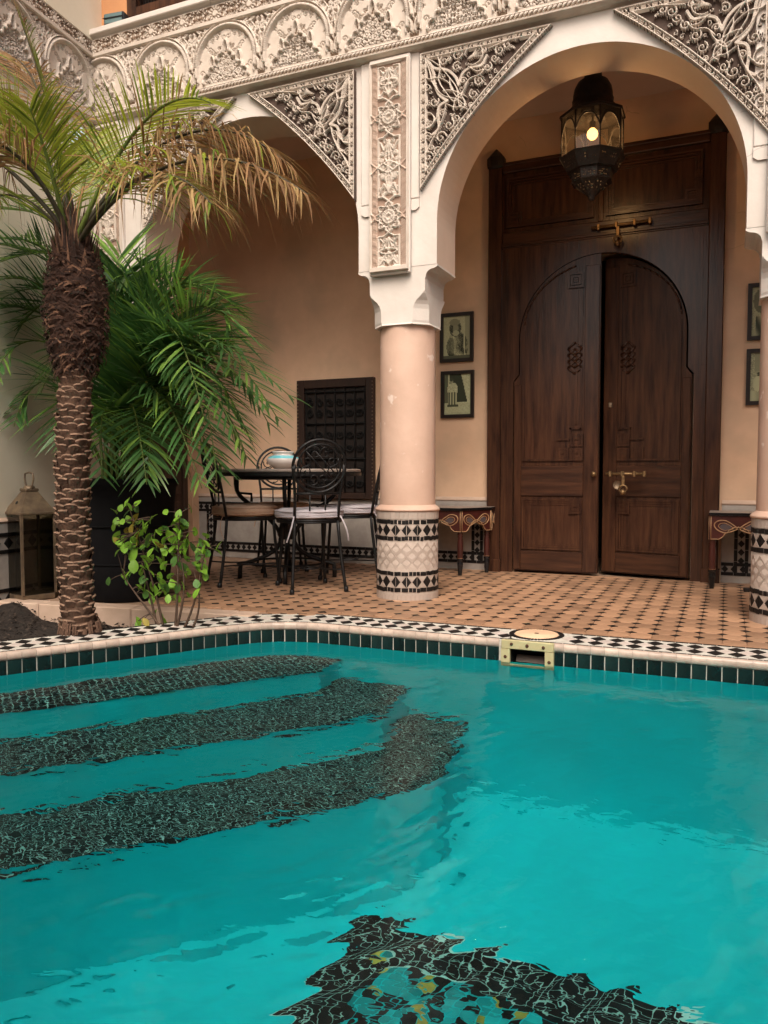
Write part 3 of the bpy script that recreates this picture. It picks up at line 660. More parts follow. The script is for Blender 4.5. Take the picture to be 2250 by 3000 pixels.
# harlequin: black lozenges over a pale bed, black listels along both sides
LIDC, LIDR = (.968,-.821), .136
lz = MB(); o = [(-.0335,0),(0,-.043),(.0335,0),(0,.043)]; lz.add([(x,y,-.006) for x,y in o]+[(x,y,.0035) for x,y in o], [(k,(k+1) % 4,4+(k+1) % 4,4+k) for k in range(4)]+[(4,5,6,7)]); lzm = lz.mesh('lozenge','black_tile'); lzw = lz.mesh('pale_lozenge','white_tile')
ls = MB(); ls.box(-.0265,.0265,-.0050,.0050,-.006,.0038); lsm = ls.mesh('listel','black_tile')
hn = lambda x, y: math.hypot(x-LIDC[0], y-LIDC[1]) > LIDR+.010
k = 0; s = S_A
while s < S_B:
    for row, d in ((0,.088),(1,.182)):
        p, t, n = edge_at(s); q = off(s,d)
        if hn(*q): place('lozenge', lzm, coping, (*q,rng.uniform(-.0006,.0006)), (0,0,math.atan2(t[1],t[0])+rng.uniform(-.03,.03)))
    q = off(s+.0405,.135); p, t, n = edge_at(s+.0405)
    if hn(*q): place('pale_lozenge', lzw, coping, (*q,-.001), (0,0,math.atan2(t[1],t[0])))
    s += .081
s = S_A
while s < S_B:
    for d in (.0200,.2460):
        p, t, n = edge_at(s); q = off(s,d)
        if hn(*q): place('listel', lsm, coping, (*q,0), (0,0,math.atan2(t[1],t[0])))
    s += .0565
# ------------------------------------------------------------------ pool basin, steps, water
ZWAT, ZBOT = -.094, -1.64
basin = bpy.data.objects.new('pool_basin', None); COL.objects.link(basin); basin['kind'] = 'structure'; basin['label'] = 'turquoise plastered pool basin'
loop = [EDGE0[0]]+[p for p in EDGE[::4]]+[(XR,-.94)]
NEAR = -3.78
poolpoly = [(x,y) for x,y in loop]+[(XR,NEAR)]
mb = MB(); n = len(poolpoly)
mb.add([(x,y,ZBOT) for x,y in poolpoly]+[(x,y,-.095) for x,y in poolpoly], [(i,n+i,n+(i+1) % n,(i+1) % n) for i in range(n)])
mb.build('pool_wall', 'pool_plaster', basin)
MB().add([(-2.4,-4,ZBOT+.001),(XR+.1,-4,ZBOT+.001),(XR+.1,-.8,ZBOT+.001),(-2.4,-.8,ZBOT+.001)], [(0,1,2,3)]).build('pool_floor', 'pool_plaster', basin)
def ext(a, b, y):                           # extend the line a-b towards the viewer to the given y
    t = (y-a[1])/(b[1]-a[1]); return (a[0]+(b[0]-a[0])*t, y)
TREADS = [(-.37, (-.778,-2.273), (.048,-1.229), (.030,-.93)), (-.68, (-.536,-2.481), (.437,-1.378), (.375,-.93)), (-1.00, (-.27,-2.71), (.755,-1.568), (.665,-.93))]
prev = None
def mosaic(poly, z, pitch, ang, org, name, parent, sub=None):
    """small black tesserae over a pale bed inside a polygon"""
    b = MB(); c, s_ = math.cos(ang), math.sin(ang); hs = pitch*.452
    xs = [p[0] for p in poly]; ys = [p[1] for p in poly]; r = max(max(xs)-min(xs), max(ys)-min(ys)); nn = int(r/pitch)+3
    px, py = [], []
    for i in range(-nn,nn):
        for j in range(-nn,nn):
            px.append(org[0]+(i*c-j*s_)*pitch); py.append(org[1]+(i*s_+j*c)*pitch)
    ok = inside(poly, np.array(px), np.array(py))
    if sub is not None: ok &= ~inside(sub, np.array(px), np.array(py))
    if sub is None:
        for ex, ey in ((.36,0),(-.36,0),(0,.36),(0,-.36)): ok |= inside(poly, np.array(px)+ex*pitch, np.array(py)+ey*pitch)
    for k in np.nonzero(ok)[0]:
        a = ang+rng.uniform(-.12,.12); ch, sh = math.cos(a)*hs, math.sin(a)*hs; x, y = px[k], py[k]; zz = z+.004+rng.uniform(0,.002)
        b.add([(x-ch+sh,y-sh-ch,zz),(x+ch+sh,y+sh-ch,zz),(x+ch-sh,y+sh+ch,zz),(x-ch-sh,y-sh+ch,zz)], [(0,1,2,3)])
    return b.build(name, 'pool_mosaic', parent, kind='stuff')
for i, (z, a, b_, c_) in enumerate(TREADS):
    st = bpy.data.objects.new('pool_step', None); COL.objects.link(st); st.parent = basin
    a2 = ext(a, b_, NEAR+.01)
    outerl = [a2, b_, c_]
    body = [(-3.1,NEAR+.01)]+outerl+[(-.1,-.93),(-3.1,-.93)]
    MB().prism(body, ZBOT+.004*(i+1), z).build('step_body', 'pool_plaster', st)
    innerl = prev or [(-2.05,-3.78),(-.507,-1.318),(-.345,-1.09),(-.22,-1.0)]
    tread = outerl+innerl[::-1]
    zb = MB(); nn = len(tread); zb.add([(x,y,z+.003) for x,y in tread], [tuple(range(nn))]); zb.build('tread_bed', 'mosaic_grout', st)
    mosaic(tread, z+.002, .031, math.atan2(b_[1]-a[1],b_[0]-a[0]), b_, 'tread_mosaic', st)
    prev = outerl
# near bench by the viewer: turquoise with a black mosaic border
bz = -.52
bench = [(.97,NEAR+.01),(.99,-2.74),(1.78,-2.78),(1.80,NEAR+.01)]; inn = [(1.08,NEAR),(1.09,-2.87),(1.68,-2.90),(1.69,NEAR)]
st = bpy.data.objects.new('pool_bench', None); COL.objects.link(st); st.parent = basin
MB().prism(bench, ZBOT+.02, bz).build('bench_body', 'pool_plaster', st)
bd = MB(); bd.add([(*q,bz+.003) for q in bench]+[(*q,bz+.003) for q in inn], [(0,1,5,4),(1,2,6,5),(2,3,7,6)]); bd.build('border_bed', 'mosaic_grout', st)
mosaic(bench, bz+.002, .026, 0., (1.,-2.75), 'border_mosaic', st, inn)
ib = MB()                                   # speckled field: turquoise, black and green-gold tesserae
for i in range(24):
    for j in range(36):
        x, y = 1.095+i*.026, -2.885-j*.026
        if x > 1.66 or y < NEAR: continue
        r_ = rng.random(); ib.add([(x-.0115,y-.0115,bz+.005),(x+.0115,y-.0115,bz+.005),(x+.0115,y+.0115,bz+.005),(x-.0115,y+.0115,bz+.005)], [(0,1,2,3)], 0 if r_ < .52 else (1 if r_ < .92 else 2))
ib.build('field_mosaic', ['pool_mosaic','teal_mosaic','gold_mosaic'], st, kind='stuff')

# water surface with real ripples
res = .009; gx = np.arange(-2.2, XR+.02, res); gy = np.arange(NEAR-.02, -.90, res); GX, GY = np.meshgrid(gx, gy)
H = np.zeros_like(GX); r2 = np.random.RandomState(4)
near = np.clip((-2.55-GY)/.5, 0, 1)*np.clip((GX-.75)/.25, 0, 1)*np.clip((2.3-GX)/.4, 0, 1)
mid = np.clip((-1.25-GY)/.6, 0, 1)
swirl_x = GX+.05*np.sin(GY*3.1+1)+.03*np.sin(GX*4.3+GY*2.); swirl_y = GY+.05*np.sin(GX*2.7)+.03*np.sin(GY*5.1-GX*1.7)
for k in range(80):
    lam = .036*(5.0**(r2.rand()**1.15)); th = r2.uniform(-.42,.42)-.62 if r2.rand() < .72 else r2.uniform(0,6.28); ph = r2.uniform(0,6.28)
    amp = .00021*(lam/.2)**1.0*r2.uniform(.5,1.2)
    kx, ky = 2*math.pi/lam*math.cos(th), 2*math.pi/lam*math.sin(th)
    H += amp*(.42+.55*mid+.9*near)*np.sin(kx*swirl_x+ky*swirl_y+ph)
idx = np.arange(GX.size).reshape(GX.shape)
cxm, cym = (GX[:-1,:-1]+GX[1:,1:])/2, (GY[:-1,:-1]+GY[1:,1:])/2
grow = [off(s,.012) for s in np.arange(.02, ELEN-.02, .06)]
ok = inside([(grow[0][0]-.3,NEAR-.3)]+grow+[(XR+.05,-.93),(XR+.05,NEAR-.3)], cxm, cym) & (cym > NEAR)
F = np.stack([idx[:-1,:-1], idx[:-1,1:], idx[1:,1:], idx[1:,:-1]], -1)[ok]
used = np.unique(F); rem = -np.ones(GX.size, int); rem[used] = np.arange(len(used))
V = np.stack([GX, GY, H+ZWAT], -1).reshape(-1,3)[used]
me = bpy.data.meshes.new('pool_water'); me.vertices.add(len(V)); me.vertices.foreach_set('co', V.ravel()); F = rem[F].astype(np.int32)
me.loops.add(F.size); me.loops.foreach_set('vertex_index', F.ravel()); me.polygons.add(len(F))
me.polygons.foreach_set('loop_start', np.arange(0,F.size,4,dtype=np.int32)); me.polygons.foreach_set('loop_total', np.full(len(F),4,np.int32))
me.polygons.foreach_set('use_smooth', np.ones(len(F),bool)); me.materials.append(MATS['pool_water']); me.update()
place('water', me, kind='structure')

# near deck (under the viewer) and its kerb
MB().box(-2.9, XR, -6.3, NEAR, -.30, -.002).build('deck', 'terracotta', kind='structure')
# ------------------------------------------------------------------ arcade front wall
def arch_z(x):
    for c in BAYS:
        d = abs(x-c)
        if d < RA: return ZC+math.sqrt(max(0, RA*RA-d*d))
    return None
fac = thing('arcade_wall', 'white carved plaster arcade wall with horseshoe arches above the pool terrace', 'wall', (0,YF,0))
T = YB-YF; ZS = 1.925; ZT = 3.105
mb = MB()
def face(x0, x1, za0, za1, zt): mb.add([(x0,0,za0),(x1,0,za1),(x1,0,zt),(x0,0,zt)], [(0,1,2,3)], 0); mb.add([(x0,T,za0),(x1,T,za1),(x1,T,zt),(x0,T,zt)], [(3,2,1,0)], 1)
edges = [-2.45]
for c in BAYS: edges += [c-RA, c+RA]
edges.append(XR+.2)
for i in range(0, len(edges), 2):           # solid piers
    x0, x1 = edges[i], edges[i+1]; face(x0, x1, ZS, ZS, ZT)
    mb.add([(x0,0,ZS),(x1,0,ZS),(x1,T,ZS),(x0,T,ZS)], [(3,2,1,0)], 0)
for c in BAYS:
    xs = [c-RA*math.cos(math.pi*k/56) for k in range(57)]; zs = [ZC+RA*math.sin(math.pi*k/56) for k in range(57)]
    for k in range(56): face(xs[k], xs[k+1], zs[k], zs[k+1], ZT)
    P = [(c-RA,ZS)]+list(zip(xs,zs))+[(c+RA,ZS)]
    for (xa,za),(xb,zb) in zip(P[:-1],P[1:]): mb.add([(xa,0,za),(xa,T,za),(xb,T,zb),(xb,0,zb)], [(0,1,2,3)], 1, True)
mb.build('wall_face', ['white_plaster','vault_plaster'], fac)
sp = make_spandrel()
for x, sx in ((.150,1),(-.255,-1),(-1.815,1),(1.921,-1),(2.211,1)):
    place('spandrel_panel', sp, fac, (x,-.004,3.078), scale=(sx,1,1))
pil_me = make_column_panel()
for k, c in enumerate((0., 2.066, -2.066)):
    b = MB()
    if k < 2:
        b.box(c-.222,c+.140,-.012,.02,2.30,ZT-.004,c=.004); b.plate([(c-.222,2.296),(c+.14,2.296),(c+.14,2.25),(c+.12,2.235),(c-.20,2.235),(c-.222,2.25)],-.012,.02)
    else: b.box(c-.13,c+.235,-.012,.02,1.6,ZT-.004)
    b.build('pilaster_plate', 'white_plaster', fac)
    b = MB(); b.box(c-.158,c+.094,-.036,-.013,1.886,ZT-.010,c=.004); b.build('carving_backing', 'white_plaster', fac)
    place('pilaster_carving', pil_me, fac, (c-.153,-.0372,1.898))
# mouldings: lip, twisted cord, arches, upper lip, star band, cavetto
def bar(name, x0, x1, poly, mat, parent):
    """profile (y,z) swept along x"""
    b = MB(); n = len(poly); b.add([(x0,y,z) for y,z in poly]+[(x1,y,z) for y,z in poly], [(i,(i+1) % n,n+(i+1) % n,n+i) for i in range(n)]+[tuple(range(n-1,-1,-1)),tuple(range(n,2*n))])
    return b.build(name, mat, parent)
X0, X1 = -2.34, XR
bar('lower_lip', X0, X1, [(.0,3.100),(-.030,3.104),(-.058,3.116),(-.060,3.124),(-.046,3.128),(-.046,3.134),(.02,3.134)], 'carved_plaster', fac)
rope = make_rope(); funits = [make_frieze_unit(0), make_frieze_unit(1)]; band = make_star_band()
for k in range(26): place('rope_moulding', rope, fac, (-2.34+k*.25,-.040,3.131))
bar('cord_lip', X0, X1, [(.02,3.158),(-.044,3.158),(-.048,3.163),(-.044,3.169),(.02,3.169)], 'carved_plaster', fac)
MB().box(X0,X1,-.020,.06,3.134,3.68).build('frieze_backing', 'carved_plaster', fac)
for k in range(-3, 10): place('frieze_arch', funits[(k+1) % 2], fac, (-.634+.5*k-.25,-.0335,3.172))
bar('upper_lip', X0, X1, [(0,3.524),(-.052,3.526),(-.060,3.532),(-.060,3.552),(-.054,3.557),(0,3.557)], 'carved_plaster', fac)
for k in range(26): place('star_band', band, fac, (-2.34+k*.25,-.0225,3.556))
bar('cavetto', X0, X1, [(0,3.654),(-.026,3.654),(-.028,3.662),(-.036,3.670),(-.052,3.676),(0,3.676)], 'white_plaster', fac)
bar('ledge', X0, X1, [(0.30,3.6765),(-.060,3.6765),(-.064,3.682),(-.064,3.712),(-.056,3.718),(.30,3.724)], 'white_plaster', fac)

# upper storey wall and its latticed window
up = thing('upper_wall', 'ochre upper storey wall above the carved frieze', 'wall', (0,-.12,3.72))
MB().box(-2.6,-1.985,0,.2,0,2.0).box(-.75,XR,0,.2,0,2.0).box(-1.985,-.75,0,.2,1.36,2.0).box(-1.985,-.75,0,.2,0,.08).build('wall_face', 'ochre_wall', up)
wn = thing('lattice_window', 'dark wooden lattice window above the ledge at the top', 'window', (-1.37,-.12,3.80))
b = MB(); b.box(-.615,-.54,-.02,.06,0,1.27).box(.54,.615,-.02,.06,0,1.27).box(-.54,.54,-.02,.06,0,.05).box(-.54,.54,-.02,.06,1.2,1.27); b.build('frame', 'dark_wood', wn)
b = MB(); b.box(-.54,.54,.05,.06,.05,1.2); b.build('shutter_panel', 'black_wood', wn)
b = MB()
for k in range(-22,23): b.tube([(k*.024,.02,.05),(k*.024,.02,1.2)], .005, 5)
for k in range(24): b.tube([(-.54,.02,.07+k*.048),(.54,.02,.07+k*.048)], .005, 5)
b.build('lattice', 'black_wood', wn, kind='stuff')

# ------------------------------------------------------------------ left court wall with the same frieze
lwt = thing('left_wall', 'pale plaster side wall with carved frieze and tiled dado behind the palm', 'wall', (LW0[0],LW0[1],0), R(-83))
# local x runs from the corner towards the viewer, local -y faces the court
lwt.rotation_euler = (0,0,math.atan2(-ca,sa)); 
def flip(o): o.rotation_euler = (0,0,math.pi); return o
# local frame: +x along wall towards viewer, +y = towards the court after rotation
b = MB(); b.box(-.3,5.9,-.3,0,-.35,3.16).box(-.3,5.9,-.3,.035,3.656,5.1); b.build('wall_face', 'pale_wall', lwt)
MB().box(-.3,5.9,-.3,.014,3.161,3.659).build('frieze_backing', 'carved_plaster', lwt)
def lbar(name, poly, mat): return bar(name, 0, 5.9, [(-y,z) for y,z in poly][::-1], mat, lwt)
lbar('lower_lip', [(.0,3.100),(-.030,3.104),(-.058,3.116),(-.060,3.124),(-.046,3.128),(-.046,3.158),(-.044,3.169),(.02,3.169)], 'carved_plaster')
lbar('upper_lip', [(0,3.524),(-.052,3.526),(-.060,3.532),(-.060,3.552),(-.054,3.557),(0,3.557)], 'carved_plaster')
for k in range(0, 5): flip(place('frieze_arch', funits[k % 2], lwt, (.03+.5*(k+1),.030,3.172)))
for k in range(0, 10): flip(place('star_band', band, lwt, (.02+.25*(k+1),.0175,3.556)))

def dado(parent, x0, x1, z0, pit, rows, height, mat, hw, hh, cols=(), sgn=-1, cap=True, gaps=()):
    """tiled dado in local x,z on the plane y=0 facing sgn*y: pale slab, black listels and lozenges"""
    b = MB(); b.box(x0,x1,min(0,sgn*.008),max(0,sgn*.008),z0,height); b.build('dado_slab', mat, parent)
    if cap: bar('dado_cap', x0, x1, [(0,height),(sgn*.012,height+.004),(sgn*.016,height+.012),(sgn*.010,height+.022),(0,height+.034)] if sgn < 0 else [(0,height+.034),(.010,height+.022),(.016,height+.012),(.012,height+.004),(0,height)], 'kerb_stone', parent)
    f = sgn*.013
    o = [(-hw,0),(0,-hh),(hw,0),(0,hh)]
    lo = MB(); lo.add([(x,0,z) for x,z in o]+[(x,f,z) for x,z in o], [(4,5,6,7) if sgn < 0 else (7,6,5,4)]+[(k,(k+1) % 4,4+(k+1) % 4,4+k) for k in range(4)]); me = lo.mesh('lozenge','black_tile')
    li = MB(); li.box(-.038,.038,min(0,f),max(0,f),-.011,.011); mi = li.mesh('listel','black_tile')
    def ok(x): return all(not (a < x < b2) for a, b2 in gaps)
    for zc, d in rows:
        x = x0+hw*1.2
        while x < x1-hw:
            if ok(x): place('lozenge', me, parent, (x,0,zc), (0,rng.uniform(-.03,.03),0))
            x += pit
        for s in (-1,1):
            x = x0+.04
            while x < x1-.03:
                if ok(x): place('listel', mi, parent, (x,0,zc+s*d), (0,rng.uniform(-.01,.01),0))
                x += .079
    return me, mi
dado(lwt, .05, 3.0, -.30, .098, ((.335,.050),(.005,.050)), .452, 'dado_tile', .034, .036, sgn=1)

# ------------------------------------------------------------------ arcade rear wall, ends, ceiling, and the dark hall behind the door
rw = thing('back_wall', 'salmon plaster back wall of the arcade with tiled dado', 'wall', (0,YW,0))
b = MB(); b.box(-2.75,.30,0,.25,-.02,3.45).box(1.54,XR+.2,0,.25,-.02,3.45).box(.30,1.54,0,.25,2.32,3.45); b.build('wall_face', 'salmon_plaster', rw)
me, mi = dado(rw, -2.60, .108, 0, .0565, ((.448,.0325),(.0965,.0325)), .530, 'dado_tile', .0215, .0245)
for x in (-2.468, .010):
    for k in range(5): place('lozenge', me, rw, (x,0,.155+k*.058))
    for s in (-1,1):
        for k in range(5): place('listel', mi, rw, (x+s*.034,0,.11+k*.079), (0,math.pi/2,0))
me, mi = dado(rw, 1.735, XR-.05, 0, .0565, ((.448,.0325),(.0965,.0325)), .530, 'dado_tile', .0215, .0245)
for x in (1.86,):
    for k in range(5): place('lozenge', me, rw, (x,0,.155+k*.058))
    for s in (-1,1):
        for k in range(5): place('listel', mi, rw, (x+s*.034,0,.11+k*.079), (0,math.pi/2,0))
ew = thing('end_wall', 'shaded salmon plaster wall closing the left end of the arcade', 'wall', (-2.68,.7,0))
MB().box(-.2,0,-.62,.72,-.02,3.45).build('wall_face', 'salmon_plaster', ew)
MB().box(-2.7,XR+.1,YB-.02,YW+.02,3.35,3.5).build('ceiling', 'vault_plaster', kind='structure')
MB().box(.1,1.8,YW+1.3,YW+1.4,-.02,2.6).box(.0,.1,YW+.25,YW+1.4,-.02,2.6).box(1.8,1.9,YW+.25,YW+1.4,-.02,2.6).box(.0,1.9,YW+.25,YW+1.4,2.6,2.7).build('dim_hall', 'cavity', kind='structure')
for nm, lab, bx in (('unseen_right_wall','unseen plaster wall closing the right side of the court, height set for light',(XR,XR+.3,-6.3,YW,-.35,3.4)), ('unseen_near_wall','unseen plaster wall closing the near side of the court, height set for light',(-2.9,XR+.3,-6.6,-6.3,-.35,2.4))):  # unseen walls added to shade the court, kept low to let sky light in
    t_ = thing(nm, lab, 'wall', (bx[0],bx[2],0)); MB().box(0,bx[1]-bx[0],0,bx[3]-bx[2],bx[4],bx[5]).build('wall_face', 'rear_wall', t_)

# ------------------------------------------------------------------ columns
def capital():
    b = MB()
    # corbelled impost running through the wall thickness
    prof = [(.246,1.925),(.246,1.915),(.236,1.908),(.222,1.903)]+[(.222-.047*math.sin(t), 1.903-.043*(1-math.cos(t))) for t in np.linspace(.15,math.pi/2,6)]+[(.172,1.852),(.172,1.782)]
    P = prof+[(-x,z) for x,z in prof[::-1]]
    b.plate(P, -.168, .148)
    # square block breaking into an octagon by scooped corners
    rings = []
    for z, c in ((1.784,.004),(1.770,.012),(1.752,.030),(1.735,.050),(1.715,.064),(1.69,.072),(1.625,.074),(1.612,.078),(1.602,.084)):
        h = .172 if z > 1.62 else (.176 if z < 1.61 else .172)
        rings.append([(h,-h+c,z),(h,h-c,z),(h-c,h,z),(-h+c,h,z),(-h,h-c,z),(-h,-h+c,z),(-h+c,-h,z),(h-c,-h,z)])
    v = [p for r in rings for p in r]; n = len(rings)
    b.add(v, [(i*8+k, i*8+(k+1) % 8, (i+1)*8+(k+1) % 8, (i+1)*8+k)[::-1] for i in range(n-1) for k in range(8)]+[tuple((n-1)*8+k for k in range(8))])
    return b.mesh('capital', 'white_plaster')
def column(label, x, dz):
    c = thing('column', label, 'column', (x,-.02,0), dz, 'tiled columns of the arcade')
    b = MB(); b.lathe([(.1675,.54),(.1665,.9),(.165,1.3),(.164,1.61)], n=48); b.build('shaft', 'column_plaster', c)
    b = MB(); b.lathe([(.183,.523),(.193,.525),(.196,.532),(.193,.538),(.182,.548),(.168,.560),(.160,.565)], n=48); b.build('shaft_ring', 'column_plaster', c)
    b = MB(); b.lathe([(.1840,0.),(.1840,.525),(.16,.527)], n=72); b.build('mosaic_bed', 'grout', c)
    return c
cap_me = capital()
RB = .1845
def curved(name, pts, mat, d=.0032):
    """flat polygon in (arc length, z) bent on the column face around angle 0 (local -y), thin"""
    b = MB(); n = len(pts)
    f = lambda u, z, r: (r*math.sin(u/RB), -r*math.cos(u/RB), z)
    b.add([f(u,z,RB-.003) for u,z in pts]+[f(u,z,RB+d) for u,z in pts], [tuple(range(n,2*n))]+[(k,(k+1) % n,n+(k+1) % n,n+k) for k in range(n)])
    return b.mesh(name, mat)
hw_, hh_ = .0275, .0325
def lozenge_halves():
    b = MB(); f = lambda u, z, r: (r*math.sin(u/RB), -r*math.cos(u/RB), z)
    for s in (-1,1):
        p = [(s*.0016,-hh_),(s*hw_,0),(s*.0016,hh_)]
        b.add([f(u,z,RB-.003) for u,z in p]+[f(u,z,RB+.0032) for u,z in p], [(3,4,5) if s > 0 else (5,4,3)]+[(k,(k+1) % 3,3+(k+1) % 3,3+k) for k in range(3)])
    return b.mesh('lozenge', 'black_tile')
CM = dict(loz=lozenge_halves(), sq=curved('square_tile', [(-.0095,-.0115),(.0095,-.0115),(.0095,.0115),(-.0095,.0115)], 'black_tile'),
          tri=curved('triangle_tile', [(-.0285,.0330),(.0285,.0330),(0,.0022)][::-1], 'column_tile'), pale=curved('pale_lozenge', [(-.0315,0),(0,-.0392),(.0315,0),(0,.0392)], 'plain_tile', .0010),
          st=curved('strip_tile', [(-.0125,-.0215),(.0125,-.0215),(.0125,.0215),(-.0125,.0215)], 'column_tile'), st2=curved('strip_tile', [(-.0125,-.0225),(.0125,-.0225),(.0125,.0225),(-.0125,.0225)], 'column_tile'))
def deck_column(c):
    o = place('capital', cap_me, c, (0,0,0), (0,0,-c.rotation_euler[2]))
    for zc in (.4145, .112):
        for k in range(18):
            a = 2*math.pi*k/18; place('lozenge', CM['loz'], c, (0,0,zc), (0,0,a+rng.uniform(-.012,.012)))
            for s in (0,1): place('triangle_tile', CM['tri'], c, (0,0,zc), (math.pi*s,0,a+math.pi/18) if s == 0 else (0,math.pi,a+math.pi/18))
        for dz in (-.0475,.0485):
            for k in range(52): place('square_tile', CM['sq'], c, (0,0,zc+dz+rng.uniform(-.001,.001)), (rng.uniform(-.01,.01),0,2*math.pi*(k+rng.uniform(-.12,.12))/52))
    for r, zc in enumerate((.225,.2645,.304)):
        for k in range(18): place('pale_lozenge', CM['pale'], c, (0,0,zc), (0,0,2*math.pi*(k+.5*(r % 2))/18))
    for k in range(44):
        place('strip_tile', CM['st'], c, (0,0,.0235), (0,0,2*math.pi*k/44)); place('strip_tile', CM['st2'], c, (0,0,.5005), (0,0,2*math.pi*(k+.4)/44))
col1 = column('pink plaster column with black and white mosaic base in the middle of the picture', 0., 0.)
col2 = column('pink plaster column with mosaic base cut off by the right edge', 2.066, .12)
deck_column(col1); deck_column(col2)
# ------------------------------------------------------------------ great door
dr = thing('great_door', 'tall dark wooden portal with arched double doors, right leaf ajar', 'door', (0,YW,0))
def W_(name, f, mat='dark_wood', parent=None):
    b = MB(); f(b); return b.build(name, mat, parent or dr)
for x in (.150, 1.668):                       # side posts with faceted finials
    p = W_('post', lambda b: b.box(x-.050,x+.050,-.075,-.002,.0,2.995,c=.006).box(x-.060,x+.060,-.085,-.003,0,.10,c=.005))
    b = MB(); b.lathe([(.045,2.99),(.066,3.005),(.070,3.03),(.070,3.07),(.040,3.105),(.006,3.14),(.0,3.142)], (x,-.040,0), 8, smooth=False, rot=R(22.5)); b.build('finial', 'black_wood', p)
W_('lintel', lambda b: b.box(.201,1.617,-.060,-.003,2.955,3.020,c=.006).box(.201,1.617,-.075,-.061,3.000,3.024,c=.004), 'dark_wood_rail')
W_('transom_rail', lambda b: b.box(.201,1.617,-.052,-.003,2.405,2.520,c=.005).box(.201,1.617,-.064,-.053,2.418,2.436,c=.003), 'dark_wood_rail')
def pan(b, x0, x1, z0, z1, y, w=.028, d=.020, k=3):
    """moulded rectangle: stepped frame of thin mitred strips"""
    for i in range(k):
        e = i*w*.62; yy = y-d*(1-i/k)
        b.box(x0+e,x1-e,yy,y,z0+e,z0+e+w*.55).box(x0+e,x1-e,yy,y,z1-e-w*.55,z1-e).box(x0+e,x0+e+w*.55,yy,y,z0+e+w*.55,z1-e-w*.55).box(x1-e-w*.55,x1-e,yy,y,z0+e+w*.55,z1-e-w*.55)
def key(b, x, z, s, y, sx=1, sz=1, w=.016, d=.016):
    """square spiral corner ornament"""
    for r in (1.,.62,.28):
        a = s*r; b.box(x-a,x+a,y-d,y,z-a,z-a+w).box(x-a,x+a,y-d,y,z+a-w,z+a).box(x-a,x-a+w,y-d,y,z-a+w,z+a-w).box(x+a-w,x+a,y-d,y,z-a+w,z+a-w)
for i, (x0, x1) in enumerate(((.201,.905),(.915,1.617))):
    pnl = W_('transom_panel', lambda b: b.box(x0,x1,-.030,-.004,2.521,2.954))
    W_('moulding', lambda b: (pan(b,x0+.03,x1-.045,2.555,2.915,-.030), key(b,x0+.085 if i == 0 else x1-.10,2.612,.052,-.030)), 'dark_wood_rail', pnl)
W_('transom_mullion', lambda b: b.box(.893,.927,-.046,-.031,2.521,2.954,c=.004))
# panelled surround cut out around the arch
ZSP, XC, RL = 1.72, .918, .585
arc = [(XC-RL*math.cos(math.pi*k/40), ZSP+RL*.995*math.sin(math.pi*k/40)) for k in range(41)]
outl = [(XC-.625,.0),(XC-.625,1.425),(XC-RL,1.475)]+arc+[(XC+RL,1.475),(XC+.625,1.425),(XC+.625,.0)]
def surround(b):
    for (xa,za),(xb,zb) in zip(outl[2:-3],outl[3:-2]):
        b.add([(xa,-.048,za),(xb,-.048,zb),(xb,-.048,2.404),(xa,-.048,2.404)], [(0,1,2,3)]) if xb-xa > 1e-5 else None
        b.add([(xa,-.048,za),(xa,-.004,za),(xb,-.004,zb),(xb,-.048,zb)], [(0,1,2,3)])
    b.box(.201,XC-.625,-.048,-.004,0,2.404).box(XC+.625,1.617,-.048,-.004,0,2.404)
    for s in (-1,1):
        xo, xi = XC+s*.625, XC+s*RL
        b.plate([(xo,1.425),(xi,1.475),(xi,2.404),(xo,2.404)], -.048, -.004)
W_('arched_surround', surround)
W_('surround_moulding', lambda b: (b.box(.232,.244,-.056,-.049,.08,2.37), b.box(1.573,1.585,-.056,-.049,.08,2.37), b.box(.201,.232,-.055,-.049,1.48,1.50), b.box(1.585,1.617,-.055,-.049,1.48,1.50), b.box(.201,.232,-.055,-.049,.70,.715), b.box(1.585,1.617,-.055,-.049,.70,.715)))
